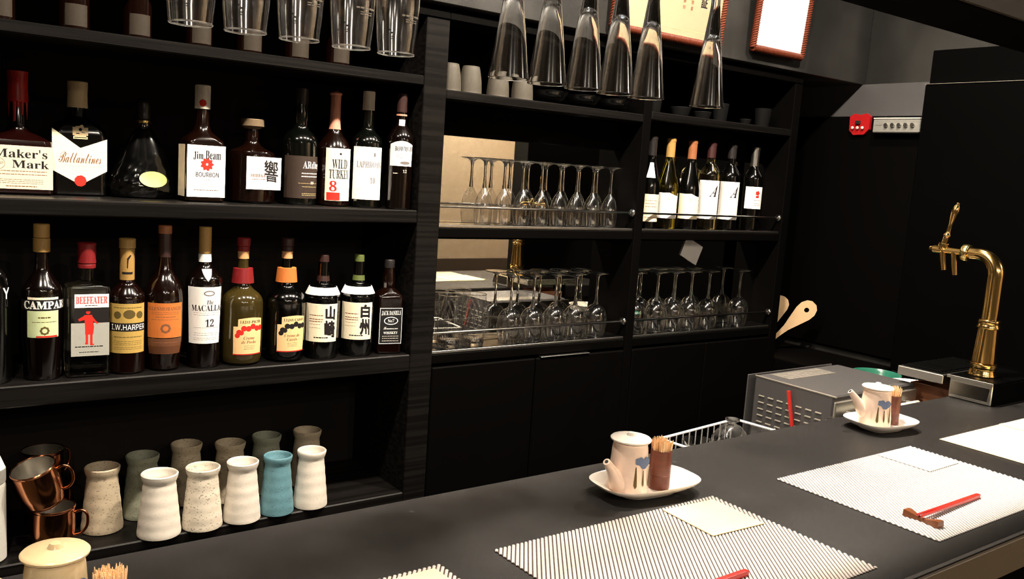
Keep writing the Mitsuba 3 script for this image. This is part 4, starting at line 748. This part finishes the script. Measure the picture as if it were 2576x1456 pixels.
dv = np.array(dome.vertices); da = np.arctan2(dv[:, 1], dv[:, 0]); dv[:, :2] *= (1 + .045 * np.cos(15 * da) * np.cos(260 * dv[:, 2]))[:, None]; dv[:, 2] *= 1.2; dome.vertices = dv
dfoot = solid([(0, .178), (.010, .178), (.009, .184), (.017, .190), (.018, .194), (0, .194)], 30)
rock = lathe([(.035, .004), (.038, .070), (.039, .150)], 40); rfoot = solid([(0, 0), (.033, 0), (.0350, .004), (.0355, .014), (.030, .018), (0, .016)], 40)
p = rk(.145, .115); glass_at('cut_glass', 'tall cut glass bowl turned upside down in the dish rack', p[0], p[1], WT + .0155, dome, dfoot)
p = rk(.044, .140); glass_at('rocks_glass', 'low clear glass at the left end of the dish rack', p[0], p[1], WT + .0155, rock, rfoot)
p = rk(.285, .120); glass_at('rocks_glass', 'low clear glass at the right end of the dish rack', p[0], p[1], WT + .0155, rock, rfoot)
k = glass_at('highball_glass', 'tall clear glass between the dish rack and the toaster oven', 1.928, 1.205, WT + .0005, lathe([(.027, .004), (.0315, .205), (.0325, .216)], 36), solid([(0, 0), (.024, 0), (.027, .004), (.0275, .018), (.02, .014), (0, .018)], 36))
part('rim', k, tube([(.0325 * math.cos(t), .0325 * math.sin(t), .216) for t in np.arange(48) * 2 * np.pi / 48], .0012, 8, closed=True), 'clear_glass', True, place(1.928, 1.205, WT + .0005))

OX0, OX1, OY0, OY1, OZ0, OZ1 = 1.976, 2.362, 1.250, 1.505, WT + .012, 1.005
k = thing('toaster_oven', 'grey steel toaster oven with louvred side behind the counter', 'toaster oven')
part('body', k, bx(OX0, OX1, OY0 + .008, OY1, OZ0, OZ1, .004), 'oven_steel')
part('front_plate', k, bx(OX0 + .001, OX1 - .001, OY0, OY0 + .0075, OZ0, OZ1 - .014, .002), 'oven_edge')
part('edge_strip', k, bx(OX0 - .0012, OX0 + .004, OY0, OY1, OZ1 - .003, OZ1 + .001, .0008), 'oven_edge')
part('back_plate', k, bx(OX0 - .006, OX1, OY1 + .018, OY1 + .022, OZ0, OZ1 - .002, .001), 'oven_steel')
for r_ in range(5):
    for c_ in range(7):
        y_ = OY1 - .028 - .030 * c_; z_ = OZ1 - .052 - .018 * r_
        part('louvre', k, moved(bx(-.0035, .0015, -.0095, .0095, -.0015, .0015, .001), (OX0, y_, z_), ry=-25), 'oven_edge')
for x_ in (OX0 + .03, OX1 - .03):
    for y_ in (OY0 + .03, OY1 - .03): part('foot', k, trimesh.creation.cylinder(.012, .012, sections=16).apply_translation((x_, y_, WT + .0062)), 'black_matt')
h = part('handle', k, tube([(OX0 + .03, OY0 - .022, OZ1 - .045), (OX1 - .03, OY0 - .022, OZ1 - .045)], .007, 12), 'plastic_white', 40)
for x_ in (OX0 + .05, OX1 - .05): part('bracket', h, tube([(x_, OY0 - .022, OZ1 - .045), (x_, OY0 - .0005, OZ1 - .045)], .005, 8), 'steel', 40)
st = part('sticker', k, bx(OX0 + .05, OX1 - .12, OY1 - .075, OY1 - .012, OZ1 + .0003, OZ1 + .0008, 0), 'oven_edge', label='silvery printed sticker')
for j, (a_, b_) in enumerate(((0, .2), (.02, .18), (.0, .16), (.05, .21))): part('print', st, bx(OX0 + .055 + a_, OX0 + .055 + b_, OY1 - .070 + .014 * j, OY1 - .066 + .014 * j, OZ1 + .0009, OZ1 + .0011, 0), 'ink_grey')
solo('red_stick', moved(bx(-.004, .004, -.004, .004, -.055, .055, .001), (OX0 - .012, 1.372, .938), rx=-14), 'lacquer_red', 'red stick standing against the louvred side of the toaster oven', 'stick')

k = thing('drip_tray', 'steel drip tray with black slotted grille below the beer tap', 'drip tray')
part('tray', k, bx(2.320, 2.62, 1.162, 1.292, 1.028, 1.053, .002), 'steel')
part('grille', k, bx(2.334, 2.606, 1.172, 1.284, 1.0535, 1.056, .0005), 'black_matt')
for j in range(13): part('slat', k, bx(2.342 + .020 * j, 2.352 + .020 * j, 1.178, 1.278, 1.0562, 1.060, .001), 'black_gloss')
for y_ in (1.20, 1.262): part('leg', k, bx(2.54, 2.552, y_, y_ + .012, WT + .0005, 1.0278, .001), 'black_matt')
k = thing('tap_base', 'steel box on the counter that carries the beer tap', 'box')
part('box', k, bx(2.320, 2.62, 1.032, 1.1435, CT + .0005, 1.0535, .002), 'steel'); part('top_plate', k, bx(2.318, 2.622, 1.030, 1.150, 1.0540, 1.0600, .0015), 'cupboard_black')
part('shade_sheet', k, bx(2.323, 2.619, 1.0285, 1.0315, CT + .001, 1.0535, .0005), 'cupboard_black', label='black sheet added as the shade on the front')  # dark sheet stands in for the unlit side of the steel box
part('edge_strip', k, bx(2.3155, 2.3175, 1.030, 1.150, 1.0525, 1.0605, .0005), 'steel', label='bright steel edge')
part('lip', k, moved(bx(0, .003, -.05, .05, -.018, .018, .001), (2.3165, 1.088, 1.028), ry=12), 'chrome')
TX, TY, TZ = 2.401, 1.100, 1.0603
k = thing('beer_tap', 'tall polished brass beer tap with bent column and upright handle', 'beer tap')
part('foot', k, solid(curve([(.0001, 0), (.033, 0), (.0335, .008), (.031, .018), (.0325, .026), (.0305, .036), (.0001, .037)], 4), 48), 'brass', 40, place(TX, TY, TZ))
part('lower_column', k, solid([(0, .036), (.0300, .037), (.0265, .09), (.0245, .128), (0, .129)], 48), 'brass', 40, place(TX, TY, TZ))
part('collar', k, solid(curve([(.0001, .127), (.0265, .128), (.0285, .134), (.0265, .140), (.027, .146), (.0235, .152), (.0001, .153)], 4), 48), 'brass', 40, place(TX, TY, TZ))
bend = [np.array([0, 0, z_]) for z_ in np.linspace(.150, .268, 8)] + [np.array([0, .052 * (1 - math.cos(t)), .268 + .052 * math.sin(t)]) for t in np.linspace(.1, math.pi / 2, 14)] + [np.array([0, .052 + .004 * j, .320]) for j in range(1, 7)]
part('column', k, tube(bend, [.0205] * 9 + list(np.linspace(.0205, .0155, 13)) + [.0150] * 6, 32), 'brass', 40, place(TX, TY, TZ))
part('arm_collar', k, moved(solid(curve([(.0001, 0), (.018, 0), (.0225, .004), (.0225, .016), (.018, .020), (.0001, .020)], 3), 40), (0, .075, .320), rx=-90), 'gold_metal', 40, place(TX, TY, TZ), label='pale gold ring')
part('spigot', k, tube([(0, .092, .320), (0, .150, .321), (0, .152, .321), (0, .176, .321), (0, .178, .321), (0, .186, .321)], [.0085, .0085, .0105, .0105, .0085, .0075], 24), 'brass', 40, place(TX, TY, TZ))
for y_, l in ((.118, .062), (.150, .052)): part('nozzle', k, tube([(0, y_, .318), (0, y_ - .004, .318 - l * .5), (0, y_ - .010, .318 - l)], [.0085, .0075, .0068], 20), 'brass', 40, place(TX, TY, TZ))
part('handle', k, moved(solid(curve([(.0001, 0), (.013, .001), (.0135, .018), (.0085, .014), (.0085, .034), (.0105, .040), (.0065, .048), (.0055, .070), (.0085, .090), (.0105, .108), (.0085, .120), (.0050, .126), (.0045, .131), (.0001, .134)], 4), 32), (0, .152, .322), rx=10, ry=4), 'brass', 40, place(TX, TY, TZ))
# bowls, plate and boxes between the oven and the tray
BW = solid([(0, 0), (.035, 0), (.036, .006)] + curve([(.040, .008), (.064, .030), (.075, .056)]) + [(.0765, .058), (.0740, .0585)] + curve([(.071, .054), (.060, .031), (.036, .014)]) + [(0, .011)], 48)
def shelfbox(x0, x1, y0, y1, z1, m, lb, nm='stacking_box'): return solo(nm, bx(x0, x1, y0, y1, WT + .0005, z1, .003), m, lb, 'box')
shelfbox(2.51, 2.66, 1.305, 1.460, .894, 'black_matt', 'black box under the white bowl beside the toaster oven')
shelfbox(2.585, 2.73, 1.480, 1.615, .885, 'black_matt', 'black box under the green bowl behind the toaster oven')
solo('bowl', BW, 'porcelain', 'white bowl between the toaster oven and the drip tray', 'bowl', None, 40, place(2.585, 1.384, .8945))
solo('bowl', moved(BW, None), 'bowl_green', 'green bowl behind the toaster oven beside the white bowl', 'bowl', None, 40, place(2.660, 1.550, .8855))
k = thing('wooden_box', 'reddish wooden box under the drip tray', 'box')
part('side', k, bx(2.395, 2.52, 1.165, 1.175, .925, 1.0, .001), 'wood_red'); part('side', k, bx(2.395, 2.405, 1.176, 1.29, .925, 1.0, .001), 'wood_red'); part('side', k, bx(2.510, 2.52, 1.176, 1.29, .925, 1.0, .001), 'wood_red'); part('side', k, bx(2.406, 2.509, 1.280, 1.29, .925, 1.0, .001), 'wood_red'); part('bottom', k, bx(2.395, 2.52, 1.165, 1.29, WT + .0005, .924, .001), 'black_matt')
